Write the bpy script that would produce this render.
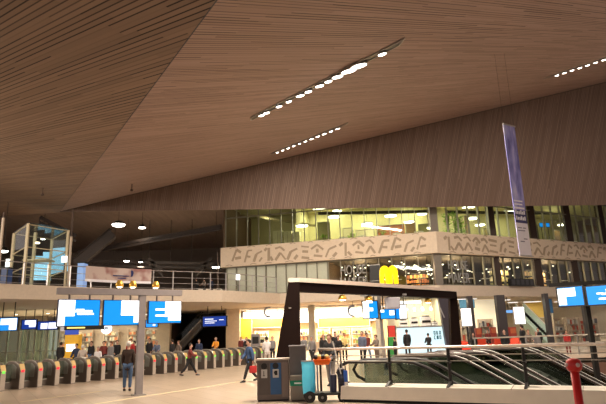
import bpy, bmesh, math, random
from mathutils import Vector, Matrix
random.seed(7)
PI = math.pi
scn = bpy.context.scene
for o in list(bpy.data.objects): bpy.data.objects.remove(o)
COL = scn.collection

# ------------------------------------------------------------------ camera
FPX = 540.0; PITCH = math.atan(132/540); ROLL = math.radians(1.9); EYE = 1.8
Fv = Vector((0, math.cos(PITCH), math.sin(PITCH)))
R0 = Vector((1, 0, 0)); U0 = Vector((0, -math.sin(PITCH), math.cos(PITCH)))
CR = R0*math.cos(ROLL) - U0*math.sin(ROLL); CU = U0*math.cos(ROLL) + R0*math.sin(ROLL)
CAM = Vector((0, 0, EYE))
cd = bpy.data.cameras.new('camera'); cam = bpy.data.objects.new('camera', cd); COL.objects.link(cam)
cd.sensor_width = 36; cd.lens = FPX*36/606; cd.clip_end = 400; cd.clip_start = 0.05
M = Matrix((CR, CU, -Fv)).transposed().to_4x4(); M.translation = CAM
cam.matrix_world = M
scn.camera = cam

# ------------------------------------------------------------------ world and exposure
w = bpy.data.worlds.new('world'); scn.world = w; w.use_nodes = True
bg = w.node_tree.nodes['Background']; bg.inputs[0].default_value = (1.0, 0.84, 0.78, 1); bg.inputs[1].default_value = 0.50
scn.view_settings.view_transform = 'Standard'; scn.view_settings.look = 'None'
scn.view_settings.gamma = 1; scn.view_settings.use_curve_mapping = False
scn.view_settings.exposure = 0.12

LSC = 1.0
def area(name, loc, size, power, color=(1, .85, .65), target=None, parent=None, sy=None, spread=PI):
    l = bpy.data.lights.new(name, 'AREA'); l.energy = power*LSC; l.color = color; l.size = size; l.spread = spread
    if sy: l.shape = 'RECTANGLE'; l.size_y = sy
    o = bpy.data.objects.new(name, l); COL.objects.link(o); o.location = loc
    d = Vector(target) - Vector(loc) if target is not None else Vector((0, 0, -1))
    o.rotation_euler = d.to_track_quat('-Z', 'Y').to_euler()
    if parent: o.parent = parent; o.location = Vector(loc) - org(parent)
    return o

area('hall_light', (-27, 18, 8.5), 5, 2600, (1, .88, .72), (2, 49, 8.5))
# ------------------------------------------------------------------ pixel rays (for finding real positions)
def ray(px, py): return Fv*FPX + CR*(px-303) + CU*(202-py)
def ay(px, py, y): d = ray(px, py); return CAM + d*(y/d.y)
def az(px, py, z): d = ray(px, py); return CAM + d*((z-EYE)/d.z)
def ap(px, py, p0, n): d = ray(px, py); return CAM + d*(((p0-CAM).dot(n))/d.dot(n))

# ------------------------------------------------------------------ materials
MATS = {}
def mat(name, col, rough=.6, metal=0, emit=None, es=0, var=.12, scale=6, spec=.4, bump=0):
    if name in MATS: return MATS[name]
    m = bpy.data.materials.new(name); m.use_nodes = True; nt = m.node_tree; b = nt.nodes['Principled BSDF']
    b.inputs['Roughness'].default_value = rough; b.inputs['Metallic'].default_value = metal
    b.inputs['Specular IOR Level'].default_value = spec
    tc = nt.nodes.new('ShaderNodeTexCoord'); nz = nt.nodes.new('ShaderNodeTexNoise'); nz.inputs['Scale'].default_value = scale
    nz.inputs['Detail'].default_value = 3
    nt.links.new(tc.outputs['Object'], nz.inputs['Vector'])
    mx = nt.nodes.new('ShaderNodeMix'); mx.data_type = 'RGBA'
    c = Vector(col[:3])
    mx.inputs[6].default_value = (*(c*(1-var)), 1); mx.inputs[7].default_value = (*(min(1, v*(1+var)) for v in c), 1)
    nt.links.new(nz.outputs['Fac'], mx.inputs[0]); nt.links.new(mx.outputs[2], b.inputs['Base Color'])
    if emit:
        b.inputs['Emission Color'].default_value = (*emit, 1); b.inputs['Emission Strength'].default_value = es
    MATS[name] = m; return m
def glass(name, tint=(.8, .85, .8), refl=.12, rough=.03):
    if name in MATS: return MATS[name]
    m = bpy.data.materials.new(name); m.use_nodes = True; nt = m.node_tree; nt.nodes.clear()
    o = nt.nodes.new('ShaderNodeOutputMaterial'); t = nt.nodes.new('ShaderNodeBsdfTransparent'); g = nt.nodes.new('ShaderNodeBsdfGlossy')
    t.inputs[0].default_value = (*tint, 1); g.inputs['Roughness'].default_value = rough
    fr = nt.nodes.new('ShaderNodeLayerWeight'); fr.inputs[0].default_value = .5
    pw_ = nt.nodes.new('ShaderNodeMath'); pw_.operation = 'POWER'; pw_.inputs[1].default_value = 4; nt.links.new(fr.outputs['Facing'], pw_.inputs[0])
    ad = nt.nodes.new('ShaderNodeMath'); ad.operation = 'MULTIPLY_ADD'; ad.inputs[1].default_value = .5; ad.inputs[2].default_value = refl*.5; nt.links.new(pw_.outputs[0], ad.inputs[0])
    mx = nt.nodes.new('ShaderNodeMixShader'); nt.links.new(ad.outputs[0], mx.inputs[0])
    nt.links.new(t.outputs[0], mx.inputs[1]); nt.links.new(g.outputs[0], mx.inputs[2]); nt.links.new(mx.outputs[0], o.inputs[0])
    MATS[name] = m; return m
def slats(name, c1, c2, gapc, w=.12, L=2.6, gw=.2, gvar=.75, gpow=1.0):
    m = bpy.data.materials.new(name); m.use_nodes = True; nt = m.node_tree; N = nt.nodes; K = nt.links
    b = N['Principled BSDF']; b.inputs['Roughness'].default_value = .62; b.inputs['Specular IOR Level'].default_value = .25
    uv = N.new('ShaderNodeUVMap'); sp = N.new('ShaderNodeSeparateXYZ'); K.new(uv.outputs[0], sp.inputs[0])
    def ma(op, a, bb=None, c=None):
        n = N.new('ShaderNodeMath'); n.operation = op
        for i, v in enumerate((a, bb, c)):
            if v is None: continue
            if isinstance(v, (int, float)): n.inputs[i].default_value = v
            else: K.new(v, n.inputs[i])
        return n.outputs[0]
    u = ma('DIVIDE', sp.outputs[0], w); iu = ma('FLOOR', u); fu = ma('FRACT', u)
    w1 = N.new('ShaderNodeTexWhiteNoise'); w1.noise_dimensions = '1D'; K.new(iu, w1.inputs['W'])
    v = ma('ADD', ma('DIVIDE', sp.outputs[1], L), ma('MULTIPLY', w1.outputs['Value'], 9.0)); iv = ma('FLOOR', v)
    cb = N.new('ShaderNodeCombineXYZ'); K.new(iu, cb.inputs[0]); K.new(iv, cb.inputs[1])
    w2 = N.new('ShaderNodeTexWhiteNoise'); w2.noise_dimensions = '2D'; K.new(cb.outputs[0], w2.inputs['Vector'])
    w3 = N.new('ShaderNodeTexWhiteNoise'); w3.noise_dimensions = '2D'
    cb2 = N.new('ShaderNodeCombineXYZ'); K.new(ma('ADD', iu, 31.3), cb2.inputs[0]); K.new(iv, cb2.inputs[1]); K.new(cb2.outputs[0], w3.inputs['Vector'])
    mx = N.new('ShaderNodeMix'); mx.data_type = 'RGBA'; mx.inputs[6].default_value = (*c1, 1); mx.inputs[7].default_value = (*c2, 1)
    K.new(w2.outputs['Value'], mx.inputs[0])
    gap = ma('LESS_THAN', fu, gw)
    gs = ma('MULTIPLY', gap, ma('MULTIPLY', ma('POWER', w3.outputs['Value'], gpow), gvar))
    m2 = N.new('ShaderNodeMix'); m2.data_type = 'RGBA'; K.new(gs, m2.inputs[0]); K.new(mx.outputs[2], m2.inputs[6]); m2.inputs[7].default_value = (*gapc, 1)
    K.new(m2.outputs[2], b.inputs['Base Color'])
    return m

STEEL = mat('brushed_steel', (.42, .40, .38), .35, .8)
DARK = mat('dark_metal', (.02, .018, .016), .5, .3)
BROWN = mat('dark_brown_panel', (.035, .02, .015), .55)
BLACK = mat('black_plastic', (.012, .012, .013), .45)
GREY = mat('grey_metal', (.24, .23, .24), .5, .2)
CREAM = mat('cream_paint', (.62, .52, .42), .7)
WHITE = mat('white_paint', (.8, .78, .74), .6)
BEIGE = mat('beige_panel', (.66, .54, .42), .65)
RELIEF = mat('grey_relief', (.36, .28, .20), .7)
STONE = mat('pale_stone', (.48, .43, .36), .45, scale=3)
CLEAR = glass('clear_glass', (.86, .9, .87), .07)
RGLASS = glass('railing_glass', (.62, .66, .62), .06)
OPAL = mat('frosted_glass', (.50, .52, .42), .4)
GOLD = mat('gold_metal', (.75, .45, .08), .3, .7)
RED = mat('red_paint', (.55, .02, .02), .35)
E_WHITE = mat('lit_white', (.9, .9, .9), .5, emit=(1, .97, .92), es=1.6)
E_SWHITE = mat('screen_white', (.9, .9, .9), .5, emit=(.93, .98, 1), es=1.25)
E_BLUE = mat('screen_blue', (0, .1, .3), .4, emit=(.0, .27, .86), es=1.0)
E_NAVY = mat('screen_navy', (0, .02, .2), .4, emit=(.01, .05, .35), es=.8)
E_LAMP = mat('lamp_glow', (1, 1, 1), .5, emit=(1, .93, .8), es=14)
E_WARM = mat('warm_lamp_glow', (1, 1, 1), .5, emit=(1, .82, .52), es=7)
E_RED = mat('red_light', (.5, 0, 0), .5, emit=(1, .05, .08), es=.9)
E_GREEN = mat('green_light', (0, .4, 0), .5, emit=(.35, 1, .15), es=.8)

# ------------------------------------------------------------------ mesh builder
ORG = {}
def org(o): return ORG.get(o.name, Vector((0, 0, 0)))
def tag(o, label, cat, group=None, kind=None):
    if label: o['label'] = label
    if cat: o['category'] = cat
    if group: o['group'] = group
    if kind: o['kind'] = kind
    return o
def thing(name, label, cat, loc=(0, 0, 0), group=None):
    o = bpy.data.objects.new(name, None); COL.objects.link(o); o.location = loc; o.empty_display_size = .2
    ORG[o.name] = Vector(loc); return tag(o, label, cat, group)
class MB:
    def __init__(s): s.v = []; s.f = []; s.m = []; s.cm = 0
    def add(s, vs, fs):
        n = len(s.v); s.v += [Vector(v) for v in vs]
        for f in fs: s.f.append([i+n for i in f]); s.m.append(s.cm)
        return s
    def box(s, x0, x1, y0, y1, z0, z1):
        return s.add([(x, y, z) for z in (z0, z1) for y in (y0, y1) for x in (x0, x1)],
                     [(0, 2, 3, 1), (4, 5, 7, 6), (0, 1, 5, 4), (2, 6, 7, 3), (0, 4, 6, 2), (1, 3, 7, 5)])
    def ob(s, c, a, b, e):           # oriented box: centre and three half-vectors
        c, a, b, e = Vector(c), Vector(a), Vector(b), Vector(e)
        return s.add([c+a*i+b*j+e*k for k in (-1, 1) for j in (-1, 1) for i in (-1, 1)],
                     [(0, 2, 3, 1), (4, 5, 7, 6), (0, 1, 5, 4), (2, 6, 7, 3), (0, 4, 6, 2), (1, 3, 7, 5)])
    def bar(s, p, q, wd=.05, ht=None, up=(0, 0, 1)):
        p, q = Vector(p), Vector(q); d = q-p; ht = ht or wd; u = Vector(up)
        sd = d.cross(u)
        if sd.length < 1e-5: sd = d.cross(Vector((1, 0, 0)))
        sd.normalize(); uu = sd.cross(d).normalized()
        return s.ob((p+q)/2, d/2, sd*wd/2, uu*ht/2)
    def prism(s, poly, ext):
        n = len(poly); P = [Vector(p) for p in poly]; e = Vector(ext)
        return s.add(P+[p+e for p in P], [list(range(n))[::-1], list(range(n, 2*n))]+[(i, (i+1) % n, n+(i+1) % n, n+i) for i in range(n)])
    def tube(s, pts, r=.03, n=8):
        P = [Vector(p) for p in pts]; rs = r if isinstance(r, (list, tuple)) else [r]*len(P); vs = []
        ref = None
        for i, p in enumerate(P):
            d = (P[min(i+1, len(P)-1)]-P[max(i-1, 0)]).normalized()
            if ref is None: ref = Vector((0, 0, 1)) if abs(d.z) < .9 else Vector((1, 0, 0))
            a = d.cross(ref).normalized(); b = a.cross(d).normalized(); ref = b
            vs += [p+(a*math.cos(t)+b*math.sin(t))*rs[i] for t in (2*PI*k/n for k in range(n))]
        fs = [(i*n+k, i*n+(k+1) % n, (i+1)*n+(k+1) % n, (i+1)*n+k) for i in range(len(P)-1) for k in range(n)]
        fs += [list(range(n))[::-1], [(len(P)-1)*n+k for k in range(n)]]
        return s.add(vs, fs)
    def lathe(s, c, prof, n=16, axis=(0, 0, 1)):
        c = Vector(c); ax = Vector(axis).normalized(); a = ax.orthogonal().normalized(); b = ax.cross(a); vs = []
        for (r, h) in prof: vs += [c+ax*h+(a*math.cos(t)+b*math.sin(t))*max(r, .0005) for t in (2*PI*k/n for k in range(n))]
        fs = [(i*n+k, i*n+(k+1) % n, (i+1)*n+(k+1) % n, (i+1)*n+k) for i in range(len(prof)-1) for k in range(n)]
        fs += [list(range(n))[::-1], [(len(prof)-1)*n+k for k in range(n)]]
        return s.add(vs, fs)
    def ball(s, c, r, n=10, sc=(1, 1, 1)):
        c = Vector(c); k0 = len(s.v)
        s.lathe((0, 0, 0), [(r*math.sin(PI*i/n), -r*math.cos(PI*i/n)) for i in range(n+1)], 12)
        for i in range(k0, len(s.v)): v = s.v[i]; s.v[i] = c+Vector((v.x*sc[0], v.y*sc[1], v.z*sc[2]))
        return s
    def poly(s, pts): return s.add(pts, [list(range(len(pts)))])
    def build(s, name, mats, parent=None, smooth=False, local=False, bevel=0, uvdir=None):
        if not isinstance(mats, (list, tuple)): mats = [mats]
        vs = s.v
        if local: o3 = Vector((0, 0, 0))
        elif parent is not None: o3 = org(parent)
        else:
            xs = [v.x for v in vs]; ys = [v.y for v in vs]; zs = [v.z for v in vs]
            o3 = Vector(((min(xs)+max(xs))/2, (min(ys)+max(ys))/2, min(zs)))
        me = bpy.data.meshes.new(name); me.from_pydata([v-o3 for v in vs], [], s.f)
        for m in mats: me.materials.append(m)
        for p, mi in zip(me.polygons, s.m): p.material_index = mi; p.use_smooth = smooth
        bm = bmesh.new(); bm.from_mesh(me); bmesh.ops.recalc_face_normals(bm, faces=bm.faces); bm.to_mesh(me); bm.free()
        if uvdir:
            U, V = Vector(uvdir[0]), Vector(uvdir[1]); l = me.uv_layers.new(name='UVMap')
            for lp in me.loops:
                p = me.vertices[lp.vertex_index].co+o3; l.data[lp.index].uv = (p.dot(U), p.dot(V))
        o = bpy.data.objects.new(name, me); COL.objects.link(o)
        if parent is not None: o.parent = parent; ORG[o.name] = o3 if not local else Vector((0, 0, 0))
        elif not local: o.location = o3; ORG[o.name] = o3
        if bevel:
            md = o.modifiers.new('bevel', 'BEVEL'); md.width = bevel; md.segments = 2; md.limit_method = 'ANGLE'
        return o
def struct(mb, name, m, parent=None, **k):
    o = mb.build(name, m, parent, **k)
    if parent is None: o['kind'] = 'structure'
    return o
def ordinal(i): return ['first', 'second', 'third', 'fourth', 'fifth', 'sixth', 'seventh', 'eighth', 'ninth', 'tenth', 'eleventh', 'twelfth', 'thirteenth', 'fourteenth', 'fifteenth', 'sixteenth', 'seventeenth', 'eighteenth', 'nineteenth', 'twentieth', 'twenty-first', 'twenty-second', 'twenty-third', 'twenty-fourth', 'twenty-fifth', 'twenty-sixth', 'twenty-seventh', 'twenty-eighth', 'twenty-ninth', 'thirtieth'][i]

# ================================================================== STRUCTURE
# ---- wooden ceiling folds
L0 = az(60, 211.5, 12); RR = ay(606, 82, 43.5)
dS = ray(-120, 307).normalized()
nB = (RR-L0).cross(dS).normalized()
if nB.z < 0: nB = -nB
E1 = ap(217, 0, L0, nB); dE1 = (E1-L0).normalized(); dE2 = (RR-L0).normalized()
dA = ray(-320, 215).normalized(); nA = (E1-L0).cross(dA).normalized()
if nA.z < 0: nA = -nA
slB = (ap(353, 41.5, L0, nB)-ap(253, 40, L0, nB)).normalized()
E1x = L0+dE1*62; E2x = L0+dE2*70
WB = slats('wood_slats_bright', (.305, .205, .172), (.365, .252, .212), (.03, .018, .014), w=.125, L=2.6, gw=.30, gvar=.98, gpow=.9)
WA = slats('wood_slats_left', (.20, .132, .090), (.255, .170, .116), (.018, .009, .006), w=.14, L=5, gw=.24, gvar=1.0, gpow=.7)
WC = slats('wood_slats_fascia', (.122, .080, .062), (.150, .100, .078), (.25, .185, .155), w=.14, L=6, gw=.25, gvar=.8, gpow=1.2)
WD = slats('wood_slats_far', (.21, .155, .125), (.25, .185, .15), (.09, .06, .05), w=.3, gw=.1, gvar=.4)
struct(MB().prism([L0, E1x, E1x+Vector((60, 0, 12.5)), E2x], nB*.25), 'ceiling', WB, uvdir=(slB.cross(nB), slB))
Alow = ap(0, 217, L0, nA); dAl = (Alow-L0).normalized()
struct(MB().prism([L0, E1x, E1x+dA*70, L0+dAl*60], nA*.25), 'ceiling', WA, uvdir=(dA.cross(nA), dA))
CB = az(606, 205, 12); dCB = (CB-L0).normalized(); nC = dE2.cross(dCB).normalized()
slC = ray(-58, 2210); slC = (slC-nC*slC.dot(nC)).normalized()
if nC.y < 0: nC = -nC
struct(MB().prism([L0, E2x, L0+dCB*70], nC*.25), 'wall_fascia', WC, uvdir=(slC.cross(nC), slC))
D0 = az(0, 217, 14.6); dD = (D0-L0).normalized()
La = Vector((L0.x, L0.y+.35, 14.7)); Lb = L0+dCB*72; Lb = Vector((Lb.x, Lb.y+.35, 14.7)); Lc = Alow+dAl*12; Lc = Vector((Lc.x, Lc.y+.35, 14.7))
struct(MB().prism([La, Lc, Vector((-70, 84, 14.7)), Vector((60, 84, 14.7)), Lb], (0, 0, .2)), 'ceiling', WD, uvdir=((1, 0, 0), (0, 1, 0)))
struct(MB().prism([L0+Vector((0, .3, .05)), Vector((Lb.x, Lb.y, 12.15)), Lb, La], (0, .12, 0)).prism([L0+Vector((0, .3, .05)), Vector((Alow.x, Alow.y+.35, Alow.z+.1)), La], (0, .12, 0)), 'trim_1', WD, uvdir=((1, 0, 0), (0, 0, 1)))
# trim along the folds
struct(MB().tube([L0, E2x], .04, 6), 'trim_2', DARK)
struct(MB().tube([L0, E1x], .012, 5), 'trim_3', DARK)

# ---- floor with the opening for the escalators
FL = mat('floor_stone', (.42, .345, .27), .33, scale=.9, var=.2, spec=.5)
nt = FL.node_tree; N = nt.nodes; b = N['Principled BSDF']
br = N.new('ShaderNodeTexBrick'); br.inputs['Scale'].default_value = 1; br.inputs['Brick Width'].default_value = 1.2; br.inputs['Row Height'].default_value = .6
br.inputs['Mortar Size'].default_value = .008; br.inputs['Color1'].default_value = (.43, .35, .275, 1); br.inputs['Color2'].default_value = (.37, .30, .23, 1); br.inputs['Mortar'].default_value = (.2, .15, .11, 1)
tcn = N.new('ShaderNodeTexCoord'); mp = N.new('ShaderNodeMapping'); mp.inputs['Rotation'].default_value = (0, 0, math.radians(59))
nt.links.new(tcn.outputs['Object'], mp.inputs[0]); nt.links.new(mp.outputs[0], br.inputs['Vector'])
mxx = N.new('ShaderNodeMix'); mxx.data_type = 'RGBA'; mxx.blend_type = 'MULTIPLY'; mxx.inputs[0].default_value = .5
old = b.inputs['Base Color'].links[0].from_socket
nt.links.new(br.outputs['Color'], mxx.inputs[6]); nt.links.new(old, mxx.inputs[7])
mul = N.new('ShaderNodeMix'); mul.data_type = 'RGBA'; mul.blend_type = 'ADD'; mul.inputs[0].default_value = .35
nt.links.new(mxx.outputs[2], mul.inputs[6]); nt.links.new(br.outputs['Color'], mul.inputs[7])
nt.links.new(mul.outputs[2], b.inputs['Base Color'])
from mathutils.geometry import tessellate_polygon
PA = Vector((1.25, 15.75, 0)); PB = Vector((13.2, 9.45, 0)); EV = (PB-PA).normalized(); EN = Vector((-EV.y, EV.x, 0))
W0 = PA+EV*1.0; W1 = W0+EN*14.0; PCc = Vector((27, 9.45, 0)); PD = Vector((27, 31.5, 0)); PE = Vector((W1.x+.4, 31.5, 0))
ring = [W0, PB, PCc, PD, PE, W1]
X0, X1, Y0, Y1 = -60, 60, -25, 84
outer = [Vector((X0, Y0, 0)), Vector((X1, Y0, 0)), Vector((X1, Y1, 0)), Vector((X0, Y1, 0))]
allp = outer+ring; tris = tessellate_polygon([outer, ring])
fm = MB(); fm.add(allp, [tuple(t) for t in tris]); fm.add([p-Vector((0, 0, .25)) for p in allp], [tuple(t) for t in tris])
struct(fm, 'floor', FL)
PITW = mat('brown_pit_wall', (.16, .085, .06), .55)
pw = MB()
for i in range(6):
    p, q = ring[i], ring[(i+1) % 6]
    d = (q-p).normalized(); nrm = Vector((-d.y, d.x, 0))*-1
    if nrm.dot(Vector((10, 20, 0))-(p+q)/2) > 0: nrm = -nrm
    pw.prism([p+Vector((0, 0, -.25)), q+Vector((0, 0, -.25)), q+Vector((0, 0, -6)), p+Vector((0, 0, -6))], nrm*.2)
struct(pw, 'wall_pit', PITW)
struct(MB().prism([(p.x, p.y, -6) for p in ring], (0, 0, -.2)), 'floor', STONE)
a, bb_ = az(134, 398, 0), az(250, 380, 0); dln = (bb_-a).normalized()
LINE = mat('pale_strip', (.8, .68, .42), .5)
struct(MB().bar(a-dln*1.5+Vector((0, 0, .003)), bb_+dln*3+Vector((0, 0, .003)), .10, .004), 'trim_4', LINE)
a2 = az(20, 402, 0)
struct(MB().bar(a2-dln*0+Vector((0, 0, .003)), a2+dln*3.2+Vector((0, 0, .003)), .08, .004), 'trim_5', LINE)

# ---- building: faces, slab, band
K = Vector((11.35, 46.4, 0)); FA = Vector((-19.25, 5.1, 0)).normalized(); FB = Vector((20.85, 11.2, 0)).normalized()
NL = Vector((.2563, .9666, 0)); NR = Vector((-.473, .881, 0))
def fL(s, d, z): p = K+FA*s+NL*d; return Vector((p.x, p.y, z))
def fR(s, d, z): p = K+FB*s+NR*d; return Vector((p.x, p.y, z))
def pL(px, py, d=0): return ap(px, py, K+NL*d, NL)
def pR(px, py, d=0): return ap(px, py, K+NR*d, NR)
LEN_L = 19.95; LEN_R = 30
def ribbon(mb, front, z0, z1, d0, d1):
    """closed band along left face - corner - right face between offsets d0,d1"""
    def cor(d):   # mitred corner at offset d
        A = Matrix(((NL.x, NL.y), (NR.x, NR.y))); r = A.inverted() @ Vector((NL.dot(K)+d, NR.dot(K)+d)); return Vector((r.x, r.y, 0))
    o = [K+FA*front[0]+NL*d0, cor(d0), K+FB*front[1]+NR*d0]; i = [K+FB*front[1]+NR*d1, cor(d1), K+FA*front[0]+NL*d1]
    if front[0] > 0: mb.prism([Vector((p.x, p.y, z0)) for p in (o[0], o[1], i[1], i[2])], (0, 0, z1-z0))
    if front[1] > 0: mb.prism([Vector((p.x, p.y, z0)) for p in (o[1], o[2], i[0], i[1])], (0, 0, z1-z0))
    return mb
slabpts = [(-34, 16), (-19.05, 33.76), (-13.7, 40.1), (-6.8, 44.4), (-2.4, 49.9)]
kk = [(K.x, K.y), ((K+FB*LEN_R).x, (K+FB*LEN_R).y), (40, 84), (-60, 84), (-60, 16)]
ms = MB()
ms.prism([(x, y, 4.55) for x, y in slabpts+kk], (0, 0, .93))
struct(ms, 'mezzanine_floor', CREAM)
BAND = BEIGE
band = struct(ribbon(MB(), (LEN_L, LEN_R), 8.2, 10.05, -.35, 0), 'facade_band', BAND)
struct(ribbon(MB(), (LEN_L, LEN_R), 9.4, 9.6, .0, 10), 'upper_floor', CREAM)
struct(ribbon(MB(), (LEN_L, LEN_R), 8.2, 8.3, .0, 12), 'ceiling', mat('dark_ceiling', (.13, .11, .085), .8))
# relief figures on the band
rel = MB()
def glyph(fn, s0, w_, z0, h_, sgn):
    t = .2
    def P(u, v): return fn(s0+sgn*u*w_, -.36, z0+v*h_)
    def st(u0, v0, u1, v1): rel.bar(P(u0, v0), P(u1, v1), .05, t*random.uniform(.7, 1.3), up=(0, 0, 1))
    k = random.choice('abcdefgh')
    sets = {'a': [(0, .1, .45, 1), (.45, 1, .9, .75), (.3, .3, .9, .35)], 'b': [(0, .95, .9, .85), (.1, .55, .8, .5), (0, .1, .9, 0)],
            'c': [(.1, 0, .5, .9), (.5, .9, 1, .9), (.4, .45, .8, .4)], 'd': [(0, 0, .5, .55), (.5, .55, 1, 0), (0, .9, .5, 1), (.5, 1, .9, .7)],
            'e': [(.5, 0, .55, 1), (0, .8, .3, 1), (.7, .3, 1, 0)], 'f': [(0, .7, .5, 1), (.5, 1, 1, .6), (.2, .2, .9, .1), (.5, .4, .5, .7)],
            'g': [(0, 0, .3, .6), (.3, .6, .9, .8), (.6, 0, .9, .3)], 'h': [(0, .3, .2, 1), (.2, 1, .6, .6), (.5, .1, 1, .3), (.8, .6, 1, .9)]}
    for q in sets[k]: st(*q)
for fn, LL, sg in ((fL, LEN_L, -1), (fR, LEN_R, 1)):
    s = .7
    while s < LL-1:
        w_ = random.uniform(.75, 1.15)
        glyph(fn, s if sg > 0 else s+w_, w_, 8.5+random.uniform(-.05, .08), 1.2, sg); s += w_+random.uniform(.12, .28)
    s = 1.0
    while s < LL-1:
        for zz in (8.25, 9.9):
            w_ = random.uniform(.4, .8); q = s+random.uniform(0, .7)
            rel.bar(fn(q, -.36, zz+.03), fn(q+w_*.5, -.36, zz+.12), .04, .07); rel.bar(fn(q+w_*.5, -.36, zz+.12), fn(q+w_, -.36, zz+.03), .04, .07)
        s += 1.9
rr = rel.build('relief_figures', RELIEF, band)
# upper glazing
def glazing(name, fn, s0, s1, z0, z1, step, fw, frm, gl, d=.25, rails=()):
    g = MB().prism([fn(s0, d, z0), fn(s1, d, z0), fn(s1, d, z1), fn(s0, d, z1)], fn(0, .03, 0)-fn(0, 0, 0))
    o = struct(g, name, gl)
    m = MB(); n = max(1, round((s1-s0)/step))
    e = fn(0, 1, 0)-fn(0, 0, 0); t = (fn(1, 0, 0)-fn(0, 0, 0))
    for i in range(n+1):
        s = s0+(s1-s0)*i/n
        m.ob(fn(s, d-.08, (z0+z1)/2), t*fw/2, e*.1, Vector((0, 0, (z1-z0)/2)))
    for z in (z0+.04, z1-.04)+tuple(rails): m.ob(fn((s0+s1)/2, d-.06, z), t*(s1-s0)/2, e*.07, Vector((0, 0, .05)))
    m.build('window_frame', frm, o)
    return o
FRM = mat('window_metal', (.20, .19, .15), .5, .3)
glazing('window_1', fL, .45, LEN_L-.3, 10.05, 14.5, 1.15, .06, FRM, CLEAR, rails=(13.0,))
glazing('window_2', fR, .45, LEN_R, 10.05, 14.5, 1.3, .06, FRM, CLEAR, rails=(13.0,))
glazing('window_3', fL, .45, 9.6, 5.48, 8.2, 1.15, .05, FRM, CLEAR)
glazing('window_4', fR, .45, LEN_R, 5.48, 8.2, 1.3, .05, FRM, CLEAR)
glazing('window_5', fL, 9.7, LEN_L-.4, 5.48, 8.2, 1.0, .07, FRM, OPAL, d=.3)
# columns in the faces
for i, p in enumerate([fL(0, .35, 0)]+[fR(pRs, .3, 0) for pRs in (7.3, 12.9, 18.4, 24)]):
    struct(MB().box(p.x-.32, p.x+.32, p.y-.25, p.y+.25, 5.48, 8.2).box(p.x-.32, p.x+.32, p.y-.25, p.y+.25, 10.05, 14.6), 'wall_column', BROWN if i else mat('grey_column', (.16, .14, .12), .6))
# interior shells
UP = mat('yellow_interior', (.42, .39, .20), .8)
UPD = mat('brown_interior', (.14, .09, .05), .8)
struct(ribbon(MB(), (LEN_L, LEN_R), 9.6, 14.4, 7.5, 7.7), 'wall_upper', UP)
struct(ribbon(MB(), (LEN_L, LEN_R), 14.45, 14.55, .3, 9), 'ceiling', UP)
struct(MB().prism([fL(LEN_L-.2, .3, 9.6), fL(LEN_L, .3, 9.6), fL(LEN_L, 9, 9.6), fL(LEN_L-.2, 9, 9.6)], (0, 0, 4.8)), 'wall_left', UPD)
struct(ribbon(MB(), (LEN_L, LEN_R), 5.48, 8.2, 11.0, 11.2), 'wall_restaurant', mat('dark_interior', (.17, .13, .09), .8))
struct(MB().prism([fL(9.6, .4, 5.48), fL(9.75, .4, 5.48), fL(9.75, 11, 5.48), fL(9.6, 11, 5.48)], (0, 0, 2.7)), 'wall_restaurant', UPD)
# partition with slanted beams upstairs
struct(MB().prism([fL(13.2, 2.6, 9.6), fL(13.35, 2.6, 9.6), fL(13.35, 9, 9.6), fL(13.2, 9, 9.6)], (0, 0, 4.8)), 'wall_partition', UP)

def point(name, loc, power, color, r=.25, parent=None):
    l = bpy.data.lights.new(name, 'POINT'); l.energy = power; l.color = color; l.shadow_soft_size = r
    o = bpy.data.objects.new(name, l); COL.objects.link(o); o.location = loc
    if parent: o.parent = parent; o.location = Vector(loc)-org(parent)
    return o
# ---- outer walls of the hall
WALLD = mat('far_wall', (.13, .10, .085), .8)
struct(MB().box(-60, 45, 80, 80.3, 5.48, 14.9), 'wall_back', WALLD)
struct(MB().box(-60.3, -60, 10, 84, -.2, 16), 'wall_left', WALLD)
LOWW = mat('lower_wall', (.20, .15, .11), .7)
struct(MB().box(-60, -27.2, 57.6, 57.9, 0, 4.55), 'wall_back', LOWW)
struct(MB().box(-15.6, -14.2, 57.2, 58, 0, 4.55), 'wall_back', mat('pale_column', (.6, .48, .36), .6))
struct(MB().box(-8.3, -6.9, 56.6, 57.8, 0, 4.55), 'wall_back', MATS['pale_column'])
struct(MB().box(-27.2, -15.6, 63, 63.2, 0, 4.55), 'wall_shop', CREAM)
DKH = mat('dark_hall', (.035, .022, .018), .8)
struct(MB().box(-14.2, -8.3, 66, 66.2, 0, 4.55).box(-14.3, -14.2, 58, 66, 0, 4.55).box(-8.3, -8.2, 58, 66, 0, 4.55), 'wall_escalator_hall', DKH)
struct(MB().box(-6.9, 10.5, 62, 62.2, 0, 4.55), 'wall_shop', mat('shop_wall_cream', (.80, .60, .34), .7))
struct(MB().box(10.5, 10.7, 52, 62, 0, 4.55), 'wall_shop', CREAM)
struct(MB().box(10.5, 50, 68, 68.2, 0, 4.55), 'wall_right', mat('shop_wall_right', (.42, .36, .26), .7))
struct(MB().box(-6.8, 10.4, 55.5, 61.9, 4.40, 4.52), 'ceiling', WHITE)

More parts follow.
